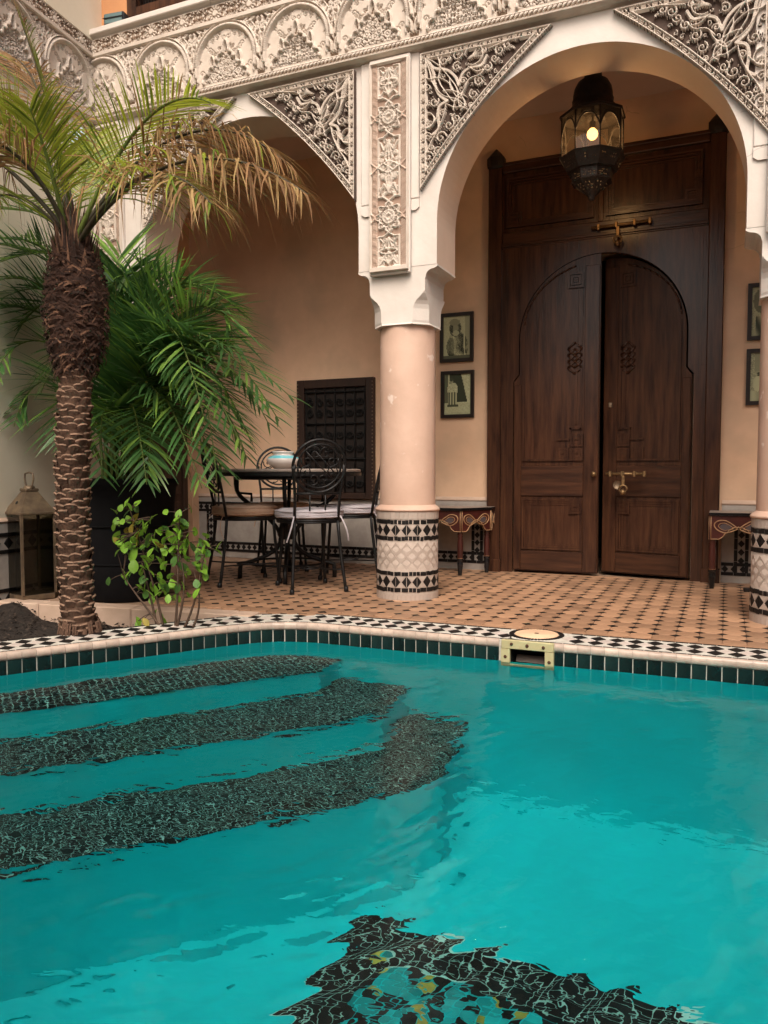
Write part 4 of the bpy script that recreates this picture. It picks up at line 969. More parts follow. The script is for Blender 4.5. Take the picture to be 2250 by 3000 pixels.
def leaf(parent, sx):
    """half leaf in local x from hinge side -.62 to meeting edge 0 (sx mirrors)"""
    X = lambda x: x*sx
    half = [(0,.022),(-.618,.022),(-.618,1.42),(-.578,1.472)]+[(-.578*math.cos(a), ZSP+.577*math.sin(a)) for a in np.linspace(0,math.pi/2,22)]
    b = MB(); b.plate([(X(x),z) for x,z in half], -.030, .014); b.build('leaf_board', 'dark_wood', parent)
    bx = lambda b, x0, x1, y0, y1, z0, z1, c=0.: b.box(min(X(x0),X(x1)),max(X(x0),X(x1)),y0,y1,z0,z1,c=c)
    b = MB(); bx(b,-.105,-.004,-.042,-.0305,.03,2.22,.003); b.build('stile', 'dark_wood', parent); b = MB(); bx(b,-.614,-.560,-.042,-.0305,.03,1.40,.003); b.build('stile', 'dark_wood', parent)
    b = MB(); bx(b,-.559,-.106,-.0425,-.0305,.03,.170,.003); b.build('rail', 'dark_wood_rail', parent); b = MB(); bx(b,-.559,-.106,-.0425,-.0305,.580,.800,.003); b.build('rail', 'dark_wood_rail', parent)
    def mould(b):
        fl = lambda f: f
        p = MB(); pan(p,-.550,-.112,.185,.560,-.0305,.026,.013,3); b.add([(X(x),y,z) for x,y,z in p.v], p.f)
        p = MB(); key(p,-.158,.500,.048,-.0305); b.add([(X(x),y,z) for x,y,z in p.v], p.f)
        for q in ((-.552,-.528),(-.545,-.534)): pass
        bx(b,-.548,-.536,-.046,-.0305,.845,1.80); bx(b,-.548,-.115,-.044,-.0305,.835,.850)       # tall panel edges
        bx(b,-.133,-.121,-.044,-.0305,1.06,1.50); bx(b,-.165,-.155,-.042,-.0305,1.10,1.50); bx(b,-.133,-.121,-.044,-.0305,1.66,2.06); bx(b,-.165,-.155,-.042,-.0305,1.66,2.06)
        a = [(-.548*math.cos(t), ZSP+.07+.46*math.sin(t)) for t in np.linspace(.1,1.25,12)]
        for (x0,z0),(x1,z1) in zip(a[:-1],a[1:]): b.tube([(X(x0),-.034,z0),(X(x1),-.034,z1)], .006, 5)
        p = MB(); key(p,-.172,2.125,.055,-.0305); key(p,-.155,.985,.046,-.0305); key(p,-.155,.885,.046,-.0305); key(p,-.256,.885,.046,-.0305); b.add([(X(x),y,z) for x,y,z in p.v], p.f)
        bx(b,-.300,-.200,-.044,-.0305,.985,.998); bx(b,-.205,-.192,-.044,-.0305,.985,1.075); bx(b,-.205,-.115,-.044,-.0305,1.062,1.075)
        for i in range(4):                                    # interlaced lozenge knot
            z = 1.505+i*.045
            for s in (-1,1):
                for t in (-1,1): b.tube([(X(-.175+t*.050),-.037,z),(X(-.175),-.037,z+s*.045)], .0075, 4)
    b = MB(); mould(b); b.build('moulding', 'dark_wood', parent)
ll = bpy.data.objects.new('door_leaf', None); COL.objects.link(ll); ll.parent = dr; ll.location = (XC,-.018,0); leaf(ll, 1)
rl = bpy.data.objects.new('door_leaf', None); COL.objects.link(rl); rl.parent = dr; rl.location = (XC+.622,-.010,0); rl.rotation_euler = (0,0,R(-13)); rl['label'] = 'right door leaf standing ajar'
lf2 = bpy.data.objects.new('leaf_panel', None)
bpy.data.objects.remove(lf2)
_b0 = set(bpy.data.objects); leaf(rl, -1)
for o in set(bpy.data.objects)-_b0: o.location = (-.622,0,0)
# bolts, hasp and knob
def bolt(x0, x1, z, y, tilt=0.):
    b = MB(); b.tube([(x0,y,z),(x1,y,z+tilt)], .011, 8)
    for t in (.12,.42,.72,.97): xx = x0+(x1-x0)*t; b.box(xx-.010,xx+.010,y-.016,y+.016,z+tilt*t-.020,z+tilt*t+.020,c=.003)
    xm = x0+(x1-x0)*.45; b.box(xm-.012,xm+.012,y-.020,y-.008,z-.075,z-.012,c=.003)
    b.ring((xm,y-.016,z-.105), .026, .0075, 'y', 14, 6); b.lathe([(0,0),(.017,.006),(.022,.022),(.012,.040),(0,.046)], (xm,y-.018,z-.150), 10)
    return b
bolt(.852, 1.255, 2.470, -.080, .004).build('bolt', 'brass', dr)
bolt(.975, 1.245, .742, -.098).build('bolt', 'brass', dr)
b = MB(); b.tube([(.892,-.050,.740),(.892,-.085,.740)], .008, 8); b.lathe([(0,-.02),(.016,-.014),(.020,0),(.016,.014),(0,.02)], (.892,-.092,.740), 10); b.build('knob', 'brass', dr)
b = MB(); b.box(.985,1.010,-.075,-.045,1.21,1.245,c=.004); b.build('latch', 'aged_brass', dr)
b = MB(); b.lathe([(0,0),(.030,.0),(.034,.006)], n=14); b.build('escutcheon', 'aged_brass', dr, (1.055,-.060,.665), (R(90),0,0))

# ------------------------------------------------------------------ shuttered window on the rear wall
sw = thing('carved_shutter', 'dark carved window shutter in studded frame behind the garden table', 'shutter', (-1.206,YW,.535))
b = MB(); b.box(-.355,-.285,-.045,-.003,0,.985,c=.004).box(.285,.355,-.045,-.003,0,.985,c=.004).box(-.284,.284,-.045,-.003,.915,.985,c=.004).box(-.284,.284,-.045,-.003,0,.05,c=.004); b.build('frame', 'frame_wood', sw)
st_ = MB(); st_.lathe([(.0,.006),(.005,.004),(.007,0)], n=6); stm = st_.mesh('stud', 'aged_brass')
for s in (-1,1):
    for k in range(32): place('stud', stm, sw, (s*.344,-.045,.02+k*.03), (R(90),0,0))
for k in range(6):
    b = MB(); b.box(-.283+k*.0945,-.283+k*.0945+.0925,-.020,-.004,.051,.914,c=.003); b.build('board', 'black_wood', sw)
b = MB()
for k in range(7): b.tube([(-.27+k*.09,-.034,.052),(-.27+k*.09,-.034,.913)], .006, 6)
for z in (.33,.62,.88): b.tube([(-.284,-.036,z),(.284,-.036,z)], .007, 6)
for z in (.13,.24,.42,.53,.71,.80):
    for k in range(6):
        for s in (-1,1): b.tube([(x,-.034,zz) for x,zz in spiral(-.225+k*.09+s*.002, z, .036, 1.3, s, 1.57*s+.4*k, 16)], .0045, 5)
b.build('iron_grille', 'grille_iron', sw)
# old door on the end wall
od = thing('cedar_door', 'weathered brown cedar door half hidden behind the potted palm', 'door', (-2.66,.86,0))
b = MB(); b.box(.0,.045,-.40,-.335,0,2.1,c=.004).box(.0,.045,.335,.40,0,2.1,c=.004).box(0,.045,-.334,.334,2.0,2.1,c=.004); b.build('frame', 'old_wood', od)
b = MB(); b.box(.002,.025,-.333,.333,.01,1.99); b.build('leaf_board', 'old_wood', od)
for z0, z1 in ((.06,.50),(.56,.98),(1.04,1.46),(1.52,1.93)):
    for y0, y1 in ((-.30,-.02),(.02,.30)):
        b = MB(); b.box(.026,.036,y0,y1,z0,z1,c=.006); b.box(.0365,.042,y0+.05,y1-.05,z0+.06,z1-.06,c=.004); b.build('panel', 'old_wood', od)

# ------------------------------------------------------------------ framed photographs (flat prints in dark frames)
def picture(label, x, z, w, h, paint, seed):
    t = thing('framed_picture', label, 'picture', (x,YW,z), 0, 'framed photographs beside the great door')
    f = .026
    b = MB()
    for P in ([(-w/2,0),(w/2,0),(w/2-f,f),(-w/2+f,f)], [(w/2,0),(w/2,h),(w/2-f,h-f),(w/2-f,f)], [(w/2,h),(-w/2,h),(-w/2+f,h-f),(w/2-f,h-f)], [(-w/2,h),(-w/2,0),(-w/2+f,f),(-w/2+f,h-f)]):
        b.plate(P, -.026, -.003)
    b.build('frame', 'frame_black', t)
    nx, nz = 36, 52; iw, ih = w-2*f, h-2*f
    U, V = np.meshgrid((np.arange(nx)+.5)/nx, (np.arange(nz)+.5)/nz)
    g = paint(U, V, np.random.RandomState(seed))            # tone 0..1
    lo, hi = np.array((.014,.022,.012)), np.array((.64,.66,.40)); C = lo+(hi-lo)*np.clip(g,0,1)[...,None]**1.3
    vs = [(-iw/2+iw*i/nx, 0, f+ih*j/nz) for j in range(nz+1) for i in range(nx+1)]
    fs = [(j*(nx+1)+i, j*(nx+1)+i+1, (j+1)*(nx+1)+i+1, (j+1)*(nx+1)+i) for j in range(nz) for i in range(nx)]
    me = bpy.data.meshes.new('print'); me.from_pydata([(x_,-.012,z_) for x_,y_,z_ in vs], [], fs); me.materials.append(MATS['print'])
    ca_ = me.color_attributes.new('print', 'FLOAT_COLOR', 'CORNER'); C4 = np.concatenate([C.reshape(-1,3), np.ones((nx*nz,1))], 1)
    ca_.data.foreach_set('color', np.repeat(C4, 4, axis=0).ravel().astype(np.float32))
    place('print', me, t)
def ell(U, V, cx, cz, a, b): return ((U-cx)/a)**2+((V-cz)/b)**2 < 1
def pic_seated(U, V, r):
    g = .85+.1*r.randn(*U.shape)*.4; g = np.where(U > .8, .62, g)
    body = ell(U,V,.52,.28,.40,.36) & (V < .62); folds = .42+.30*np.sin((U*9+V*13)+2*np.sin(V*9))+.12*r.randn(*U.shape)
    g = np.where(body, folds, g); g = np.where(ell(U,V,.30,.25,.10,.26), folds*.6, g)
    g = np.where(ell(U,V,.44,.72,.22,.20), .18+.1*r.randn(*U.shape), g); g = np.where(ell(U,V,.45,.72,.10,.10), .55, g); g = np.where(ell(U,V,.46,.60,.12,.07), .78, g)
    g = np.where(ell(U,V,.42,.86,.20,.08), .5, g); g = np.where(np.abs(U-.80+.05*V) < .025, np.where(V < .55, .9, g), g); g = np.where(V < .07, .25, g)
    return g
def pic_standing(U, V, r):
    g = .82+.06*r.randn(*U.shape); g = np.where((U > .2) & (U < .86-.35*np.clip(V-.35,0,1)) & (V > .30), .08, g); g = np.where(U < .14, .25, g)
    g = np.where(V < .28, .72+.05*r.randn(*U.shape), g)
    b = ell(U,V,.31,.62,.20,.18); g = np.where(b, .8+.1*r.randn(*U.shape), g)
    k = (np.abs(U-.30) < .17) & (V > .24) & (V < .56); g = np.where(k, .45+.4*np.sin(U*60), g)
    g = np.where(ell(U,V,.27,.83,.07,.06), .55, g); g = np.where(ell(U,V,.27,.88,.08,.05), .12, g); g = np.where((V > .20) & (V < .25) & (np.abs(U-.32) < .2), .15, g)
    return g
def pic_portrait(U, V, r):
    g = .62+.06*r.randn(*U.shape); g = np.where(ell(U,V,.30,.72,.26,.26), .30, g); g = np.where(ell(U,V,.62,.62,.34,.30), .16+.1*r.randn(*U.shape), g)
    g = np.where(ell(U,V,.60,.60,.16,.18), .5, g); g = np.where((V < .40) & (U > .10), .35+.28*np.sin(U*16+V*9), g); g = np.where(np.abs(U-.30-.3*V) < .05, .1, g)
    return g
def pic_street(U, V, r):
    g = .55+.1*r.randn(*U.shape); g = np.where((V < .60) & (U > .2), .10+.1*r.randn(*U.shape), g); g = np.where(V < .22, .62+.1*np.sin(U*20), g)
    g = np.where((U > .1) & (U < .75) & (V > .62), .48, g); g = np.where(ell(U,V,.2,.36,.12,.16), .75, g); g = np.where(ell(U,V,.85,.42,.14,.18), .85, g); g = np.where(np.abs(U-.35) < .02, np.where(V > .66, .05, g), g)
    return g
picture('framed photograph of a seated bearded figure in robes, upper one beside the column', -.162, 1.602, .268, .374, pic_seated, 1)
picture('framed photograph of a figure standing in a doorway, lower one beside the column', -.154, 1.174, .266, .360, pic_standing, 2)
picture('framed close portrait, upper one at the right edge', 2.000, 1.628, .270, .372, pic_portrait, 3)
picture('framed street scene with dark doorway, lower one at the right edge', 2.000, 1.200, .270, .370, pic_street, 4)

# ------------------------------------------------------------------ painted half-octagon console tables
def console(label, x, y, rz, foot):
    t = thing('console_table', label, 'side table', (x,y,0), rz, 'painted console tables beside the great door')
    H = .500
    big = [(a*1.05,b*1.05 if b < -.01 else b) for a,b in foot]
    b = MB(); b.prism(big, H-.022, H-.004, 0, 1); b.build('table_top', ['black_lacquer','grey_top'], t)
    P = foot[1:]+foot[:1]
    for (ax,ay),(bx_,by) in zip(P[:-1],P[1:]):
        L_ = math.hypot(bx_-ax,by-ay); ang = math.atan2(by-ay,bx_-ax)
        if L_ < .10: continue
        # apron: scalloped lower edge
        n = 26; top = H-.0235; low = []
        for i in range(n+1):
            u = i/n; v = abs(u-.5)*2; z = top-.155 if v > .62 else top-.155+.075*(1-(v/.62)**2)+.007*(i % 2)
            low.append((u*L_,z))
        a = MB(); a.plate([(0,top),(L_,top)]+low[::-1], -.006, .006); ap = a.build('apron', 'red_wood', t, (ax,ay,0), (0,0,ang+math.pi if False else ang))
        for s in (-1,1):
            ln = MB(); ln.tube([(u,s*.0065,z+.004) for u,z in low], .0036, 5); ln.tube([(.004,s*.0065,top-.15),(.004,s*.0065,top-.004)], .0034, 5); ln.tube([(L_-.004,s*.0065,top-.15),(L_-.004,s*.0065,top-.004)], .0034, 5)
            for c, m in ((.27,1),(.73,-1)):                # paisley drops
                cx = c*L_; q = [(cx+m*L_*(.20*math.cos(t_)*(1 if math.cos(t_) < 0 else 1.05)-.04*math.sin(t_)*0), top-.070+.040*math.sin(t_)*(1-.55*max(0,math.cos(t_)))-.010*math.cos(t_)) for t_ in np.linspace(0,2*math.pi,26)]
                ln.tube([(u,s*.0065,z) for u,z in q], .0042, 5)
                q2 = [(cx+(u-cx)*.62, top-.070+(z-top+.070)*.58) for u,z in q]; ln.tube([(u,s*.0065,z) for u,z in q2], .0022, 5)
            ln.build('painted_border', 'gold_line', ap)
            for c in (.27,.73):
                d = MB(); cx = c*L_; pts = [(cx+L_*.105*math.cos(t_), top-.072+.020*math.sin(t_)) for t_ in np.linspace(0,2*math.pi,14,endpoint=False)]
                d.plate(pts, min(s*.0062,s*.0078), max(s*.0062,s*.0078)); d.build('painted_drop', 'blue_paint', ap)
    for (lx,ly) in foot[2:]:
        cx, cy = lx*.91, ly*.93-.002
        b = MB(); b.lathe([(.018,H-.024),(.018,H-.17),(.021,H-.20),(.016,H-.205),(.021,H-.212),(.016,H-.22),(.022,H-.25),(.022,.13),(.015,.118),(0,.118)], (cx,cy,0), 12); lg = b.build('leg', 'red_wood', t)
        b = MB(); b.lathe([(.018,.128),(.024,.124),(.024,.112),(.020,.105),(.022,.085),(.014,.004),(0,.003)], (cx,cy,0), 8, smooth=False); b.build('foot', 'black_lacquer', lg)
        b = MB(); b.ring((cx,cy,.131), .019, .0035, 'z', 14, 5); b.build('leg_band', 'gold_line', lg)
    return t
console('red painted console table with paisley apron partly hidden by the middle column', -.140, YW-.034, 0, [(-.295,0),(.295,0),(.295,-.13),(.155,-.395),(-.155,-.395),(-.295,-.13)])
console('red painted console table with paisley apron partly hidden by the right column', 1.835, YW-.034, 0, [(-.165,0),(.165,0),(.165,-.08),(.165,-.345),(-.165,-.345),(-.165,-.08)])
bk = MB(); bk.box(-.09,.09,-.02,.02,0,.024,c=.003); bk.build('door_wedge', 'black_wood', None, (1.96,.985,.006), (0,0,R(6)), label='low dark wooden strip lying on the floor by the right column', category='wedge')
# ------------------------------------------------------------------ hanging lantern with a lit bulb
HL = thing('hanging_lantern', 'lit pierced metal lantern hanging inside the right arch', 'lantern', (.981,.50,2.405))
def oct_(r, z, rot=0.): return [(r*math.cos(R(22.5)+rot+k*math.pi/4), r*math.sin(R(22.5)+rot+k*math.pi/4), z) for k in range(8)]
def loft(b, rings, mi=0, smooth=False):
    n = len(rings[0]); b.add([p for r in rings for p in r], [(i*n+k, i*n+(k+1) % n, (i+1)*n+(k+1) % n, (i+1)*n+k) for i in range(len(rings)-1) for k in range(n)], mi, smooth)
b = MB(); b.tube([(0,0,.70),(0,0,.945)], .008, 6)
for k in range(6): b.ring((0,0,.79+k*.028), .012, .004, 'x' if k % 2 else 'y', 10, 5)
b.build('chain', 'lantern_metal', HL)
b = MB(); b.lathe([(0,.78),(.048,.775),(.052,.70),(.055,.695),(.090,.672),(.108,.640),(.116,.600),(.116,.575),(.122,.568),(.118,.556),(.122,.540),(.130,.525)], n=24); b.build('dome', 'lantern_metal', HL)
b = MB(); loft(b, [oct_(.128,.530), oct_(.150,.505), oct_(.195,.478), oct_(.198,.466), oct_(.190,.462)]); b.build('shoulder', 'lantern_metal', HL)
post = oct_(.184,0)
for k in range(8):
    p, q = Vector(post[k]), Vector(post[(k+1) % 8])
    b = MB(); n = 14
    for s_ in range(n):                                       # pierced arcade hanging from the shoulder
        def zlow(u): return .462-.028-.085*(abs(u-.5)*2)**2.6
        u0, u1 = s_/n, (s_+1)/n; a, c = p.lerp(q,u0), p.lerp(q,u1)
        b.add([(a.x,a.y,zlow(u0)),(c.x,c.y,zlow(u1)),(c.x,c.y,.464),(a.x,a.y,.464)], [(0,1,2,3)])
    b.tube([(*p.lerp(q,i/20)[:2], .462-.028-.085*(abs(i/20-.5)*2)**2.6) for i in range(21)], .0042, 5)
    b.tube([(*p.lerp(q,i/20)[:2], .462-.016-.070*(abs(i/20-.5)*2)**2.6) for i in range(3,18)], .0028, 5)
    b.build('arched_fret', 'lantern_metal', HL)
    b = MB(); b.tube([(p.x,p.y,.225),(p.x,p.y,.470)], .0042, 5); b.build('post', 'lantern_metal', HL)
    b = MB(); b.add([(p.x,p.y,.228),(q.x,q.y,.228),(q.x,q.y,.462),(p.x,p.y,.462)], [(0,1,2,3)]); b.build('glass_pane', 'clear_glass', HL)
rp_ = random.Random(9)
def pierced(name, r0, z0, r1, z1, n=8, cols=9, rows=5):
    """lower bowl panels made of fretwork with real holes"""
    b = MB(); A, B = oct_(r0,z0), oct_(r1,z1)
    for k in range(8):
        a0, a1, b0, b1 = Vector(A[k]), Vector(A[(k+1) % 8]), Vector(B[k]), Vector(B[(k+1) % 8])
        P = lambda u, v: (a0.lerp(a1,u)).lerp(b0.lerp(b1,u), v)
        for i in range(cols):
            for j in range(rows):
                hole = rp_.random() < .42 and 0 < i < cols-1 and 0 < j < rows-1
                u0, u1, v0, v1 = i/cols, (i+1)/cols, j/rows, (j+1)/rows
                if not hole: b.add([P(u0,v0),P(u1,v0),P(u1,v1),P(u0,v1)], [(0,1,2,3)])
                else:
                    um, vm = (u0+u1)/2, (v0+v1)/2; e = .28
                    c = [P(u0,v0),P(u1,v0),P(u1,v1),P(u0,v1)]; d = [P(um-(u1-u0)*e,vm),P(um,vm-(v1-v0)*e),P(um+(u1-u0)*e,vm),P(um,vm+(v1-v0)*e)]
                    b.add(c+d, [(0,1,5),(1,6,5),(1,2,6),(2,7,6),(2,3,7),(3,4,7),(3,0,4),(0,5,4)])
    return b.build(name, 'lantern_metal', HL)
pierced('pierced_rim', .192, .226, .150, .150); pierced('pierced_bowl', .128, .146, .118, .085); pierced('pierced_cup', .118, .085, .040, .022, 8, 7, 5)
b = MB(); loft(b, [oct_(.196,.234), oct_(.199,.228), oct_(.192,.223)]); loft(b, [oct_(.152,.153), oct_(.150,.148), oct_(.128,.146)]); loft(b, [oct_(.121,.090), oct_(.124,.085), oct_(.119,.080)])
b.lathe([(.042,.024),(.030,.012),(.020,.004),(.022,-.008),(.012,-.018),(.0,-.024)], n=10); b.build('finial', 'lantern_metal', HL)
b = MB(); b.tube([(0,0,.56),(0,0,.44)], .006, 6); b.lathe([(.016,.445),(.018,.44),(.018,.405),(.0,.404)], n=10); b.build('lamp_holder', 'lantern_metal', HL)
b = MB(); b.lathe([(0,-.034),(.017,-.029),(.029,-.016),(.033,0),(.029,.017),(.018,.029),(.013,.036)], (0,0,.372), 16); b.build('bulb', 'bulb_glow', HL)
lt = bpy.data.lights.new('bulb_light', 'POINT'); lt.energy = 7.0; lt.color = (1.0,.55,.22); lt.shadow_soft_size = .036
lo_ = bpy.data.objects.new('bulb_light', lt); COL.objects.link(lo_); lo_.parent = HL; lo_.location = (0,0,.33)

# ------------------------------------------------------------------ floor lantern by the left wall
FL = thing('floor_lantern', 'tall tarnished brass and glass lantern on the floor by the left wall', 'lantern', (-2.035,-.985,0.), R(-16))
s_ = .098
b = MB(); b.box(-s_,s_,-s_,s_,.0,.035,c=.004); b.build('base', 'aged_brass', FL)
for x in (-1,1):
    for y in (-1,1):
        b = MB(); b.box(x*s_-.007,x*s_+.007,y*s_-.007,y*s_+.007,.036,.51); b.build('post', 'aged_brass', FL)
for k in range(4):
    b = MB(); b.add([(-s_+.008,-s_,.036),(s_-.008,-s_,.036),(s_-.008,-s_,.505),(-s_+.008,-s_,.505)], [(0,1,2,3)]); b.build('glass_pane', 'dusty_glass', FL, (0,0,0), (0,0,k*math.pi/2))
b = MB(); b.box(-s_-.012,s_+.012,-s_-.012,s_+.012,.505,.520,c=.003)
b.add([(x*(s_+.006),y*(s_+.006),.5205) for x,y in ((-1,-1),(1,-1),(1,1),(-1,1))]+[(x*.034,y*.034,.640) for x,y in ((-1,-1),(1,-1),(1,1),(-1,1))], [(k,(k+1) % 4,4+(k+1) % 4,4+k) for k in range(4)]+[(4,5,6,7)])
b.box(-.040,.040,-.040,.040,.6405,.658,c=.004); b.build('roof', 'aged_brass', FL)
b = MB(); b.lathe([(.034,.6585),(.028,.672),(.0,.676)], n=12); b.tube([(-.036,0,.652),(-.040,0,.676),(-.054,0,.715),(-.048,0,.745),(0,0,.752),(.048,0,.745),(.054,0,.715),(.040,0,.676),(.036,0,.652)], .005, 6); b.build('handle', 'aged_brass', FL)
b = MB(); b.lathe([(0,.0012),(.011,.001),(.011,0)], n=10); b.build('vent_hole', 'cavity', FL, (0,-.077,.575), (R(60),0,0))

# ------------------------------------------------------------------ iron garden table, chairs, cushions, vase
TB = thing('garden_table', 'round stone-topped table on scrolled black iron legs under the left arch', 'table', (-1.09,.40,0))
b = MB(); b.lathe([(0,.776),(.515,.776),(.522,.770),(.522,.758),(.515,.754),(0,.754)], n=56, smooth=False); b.build('stone_top', 'grey_top', TB)
b = MB(); b.lathe([(.505,.7535),(.527,.7535),(.527,.728),(.505,.728)], n=56, smooth=False); b.ring((0,0,.715), .36, .012, 'z', 40, 6); b.build('rim', 'iron', TB)
for k in range(4):
    a = k*math.pi/2+R(28); c, s = math.cos(a), math.sin(a)
    P = bez([(.36,0,.72),(.36,0,.60),(.36,0,.56),(.24,0,.54),(.06,0,.40),(.045,0,.30)],10)+bez([(.045,0,.30),(.045,0,.20),(.12,0,.16),(.26,0,.12),(.33,0,.10)],8)[1:]+[Vector((.335,0,.05)),Vector((.335,0,.0))]
    b = MB(); b.tube([(p.x*c,p.x*s,p.z) for p in P], .016, 6); b.tube([(.345*c,.345*s,.72),(.345*c,.345*s,.61),(.25*c,.25*s,.60),(.25*c,.25*s,.545)], .011, 6); b.build('leg', 'iron', TB)
b = MB(); b.lathe([(.05,.28),(.07,.31),(.05,.40),(.04,.41)], n=12); b.ring((0,0,.115), .27, .008, 'z', 32, 5); b.build('collar', 'iron', TB)

def chair(label, x, y, a):
    """iron chair facing local +x"""
    t = thing('iron_chair', label, 'chair', (x,y,0), a, 'iron chairs round the garden table')
    b = MB(); b.ring((0,0,.452), .205, .009, 'z', 32, 6); b.ring((0,0,.440), .205, .007, 'z', 32, 5)
    for k in range(-2,3): b.tube([(-math.sqrt(.042-(k*.07)**2),k*.07,.452),(math.sqrt(.042-(k*.07)**2),k*.07,.452)], .005, 5)
    b.build('seat_frame', 'iron', t)
    for sy in (-1,1):
        b = MB(); b.tube(bez([(.155,sy*.135,.448),(.165,sy*.140,.25),(.190,sy*.165,0.)],6), .0105, 6); b.lathe([(.012,0),(.016,.004),(.015,.030),(.010,.036)], (.190,sy*.165,0), 8); b.build('leg', 'iron', t)
        b = MB(); b.tube(bez([(-.165,sy*.140,.448),(-.180,sy*.150,.25),(-.225,sy*.175,0.)],6), .0105, 6); b.lathe([(.012,0),(.016,.004),(.015,.030),(.010,.036)], (-.225,sy*.175,0), 8); b.build('leg', 'iron', t)
        b = MB(); b.tube([(-.165,sy*.140,.448),(-.195,sy*.146,.62),(-.222,sy*.160,.74),(-.238,sy*.158,.80)], .0095, 6); b.build('back_post', 'iron', t)
    def bp(y_, z_): return (-.195-.043*(z_-.62)/.18, y_, z_)
    b = MB(); cz = .790
    b.tube([bp(.168*math.cos(w), cz+.162*math.sin(w)) for w in np.linspace(0,2*math.pi,33)], .0095, 6)
    b.tube([bp(.138*math.cos(w), cz+.134*math.sin(w)) for w in np.linspace(0,2*math.pi,33)], .0065, 6); b.build('back_ring', 'iron', t)
    b = MB()
    for k in range(8):
        w = k*math.pi/4+.39; sp_ = spiral(.088*math.cos(w), .086*math.sin(w), .040, 1.25, 1 if k % 2 else -1, w, 14); b.tube([bp(p, cz+q) for p, q in sp_], .0042, 5)
    for s in (-1,1): b.tube([bp(-.11+s*.025, cz-.07),bp(-.03+s*.03,cz),bp(.06+s*.03,cz+.09)], .0042, 5)
    b.build('back_scroll', 'iron', t)
    b = MB(); b.tube([bp(-.15,.622),bp(.15,.622)], .008, 6)
    for y_ in (-.05,.05): b.tube([bp(y_,.622),(-.19,y_,.452)], .0055, 5)
    b.build('back_rail', 'iron', t)
    b = MB()
    for s in (-1,1): b.tube(bez([(.18,s*.152,.14),(.05,s*.05,.13),(-.06,s*.05,.13),(-.20,s*.165,.14)],10), .0055, 5)
    b.ring((0,0,.135), .06, .0055, 'z', 18, 5); b.build('stretcher', 'iron', t)
    return t
def cushion(label, x, y, a, mat, thick=.052, tilt=0., tie=True):
    t = thing('seat_cushion', label, 'cushion', (x,y,.462), a, 'cushions on the iron chairs')
    r = .222; b = MB(); b.lathe([(0,.0),(r*.86,.0),(r*.96,.006),(r,thick*.45),(r*.975,thick*.82),(r*.88,thick),(r*.5,thick+.006),(0,thick+.007)], n=36)
    v = [Vector(p) for p in b.v]; rr = random.Random(int(x*100)); b.v = [(p.x*(1+.02*math.sin(5*math.atan2(p.y,p.x)+1)), p.y*(1+.02*math.cos(4*math.atan2(p.y,p.x))), p.z+.004*math.sin(p.x*37)*math.sin(p.y*31)+rr.uniform(-.001,.001)) for p in v]
    b.build('pad', mat, t, (0,0,0), (0,tilt,0))
    b = MB(); b.ring((0,0,thick*.80), r*.985, .0045, 'z', 40, 5); b.ring((0,0,thick*.22), r*.985, .004, 'z', 40, 5); b.build('piping', mat, t, (0,0,0), (0,tilt,0))
    if tie:
        for s in (-1,1):
            b = MB(); P = bez([(-.185,s*.150,.02),(-.215,s*.165,-.02),(-.235,s*.185,-.07),(-.20,s*.200,-.14)],8)
            b.add([p for q in P for p in ((q.x-.003,q.y-.004,q.z),(q.x+.003,q.y+.004,q.z))], [(2*i,2*i+1,2*i+3,2*i+2) for i in range(len(P)-1)]); b.build('tie', mat, t)
CH = ((-.70,.02,R(135),'black iron chair nearest the viewer, seen from behind in front of the shutter','cushion_white','white cushion with hanging ties on the chair nearest the viewer',.056),
      (-1.235,.09,R(50),'black iron chair at the left of the table beside the potted palm','cushion_tan','thick tan cushion on the chair at the left of the table',.072),
      (-.705,.62,R(200),'black iron chair behind the middle column at the right of the table','cushion_white','white cushion on the chair half hidden by the column',.058),
      (-1.375,.80,R(-53),'black iron chair on the far side of the table against the back wall','cushion_tan','tan cushion on the chair at the far side of the table',.055))
for x, y, a, l1, mt, l2, th_ in CH: chair(l1, x, y, a); cushion(l2, x, y, a, mt, th_)
VS = thing('vase', 'squat white ceramic vase with blue shoulder on the garden table', 'vase', (-1.120,.40,.776))
b = MB(); b.lathe([(0,.0),(.055,.0),(.068,.006),(.105,.036),(.118,.062),(.112,.074)], n=36); b.lathe([(.078,.096),(.066,.102),(.066,.108),(.076,.116),(.078,.124),(.070,.126),(.060,.110),(0,.09)], n=36); b.build('body', 'ceramic', VS)
b = MB(); b.lathe([(.1115,.0745),(.104,.084),(.078,.096)], n=36); b.build('blue_shoulder', 'ceramic_blue', VS)  # blue colour on the sloping shoulder band only

# ------------------------------------------------------------------ planter: kerb, soil, mulch
kb = thing('planter_kerb', 'low terracotta kerb between the soil bed and the terrace', 'kerb', (-2.10,-1.145,0), math.atan2(.205,1.5))
k_ = 0.; Lk = 1.62
while k_ < Lk-.02:
    l = min(.30, Lk-k_); b = MB(); b.box(k_+.002,k_+l-.002,-.055,.060,-.16,.010+rng.uniform(-.002,.002),c=.005); b.build('kerb_block', 'kerb_stone', kb); k_ += l
nx, ny = 90, 70; vs = []
for j in range(ny):
    for i in range(nx):
        x = -2.25+1.85*i/(nx-1); y = -2.75+1.80*j/(ny-1)
        z = -.085+.012*math.sin(x*9+y*4)+.010*math.sin(y*13-x*5)+.095*math.exp(-((x+1.92)**2+(y+1.22)**2)/.018)+.035*math.exp(-((x+1.02)**2+(y+1.62)**2)/.03)+rng.uniform(-.006,.006)
        e = min((math.hypot(x-q[0],y-q[1]) for q in EDGE[::25]), default=9)
        vs.append((x,y,z))
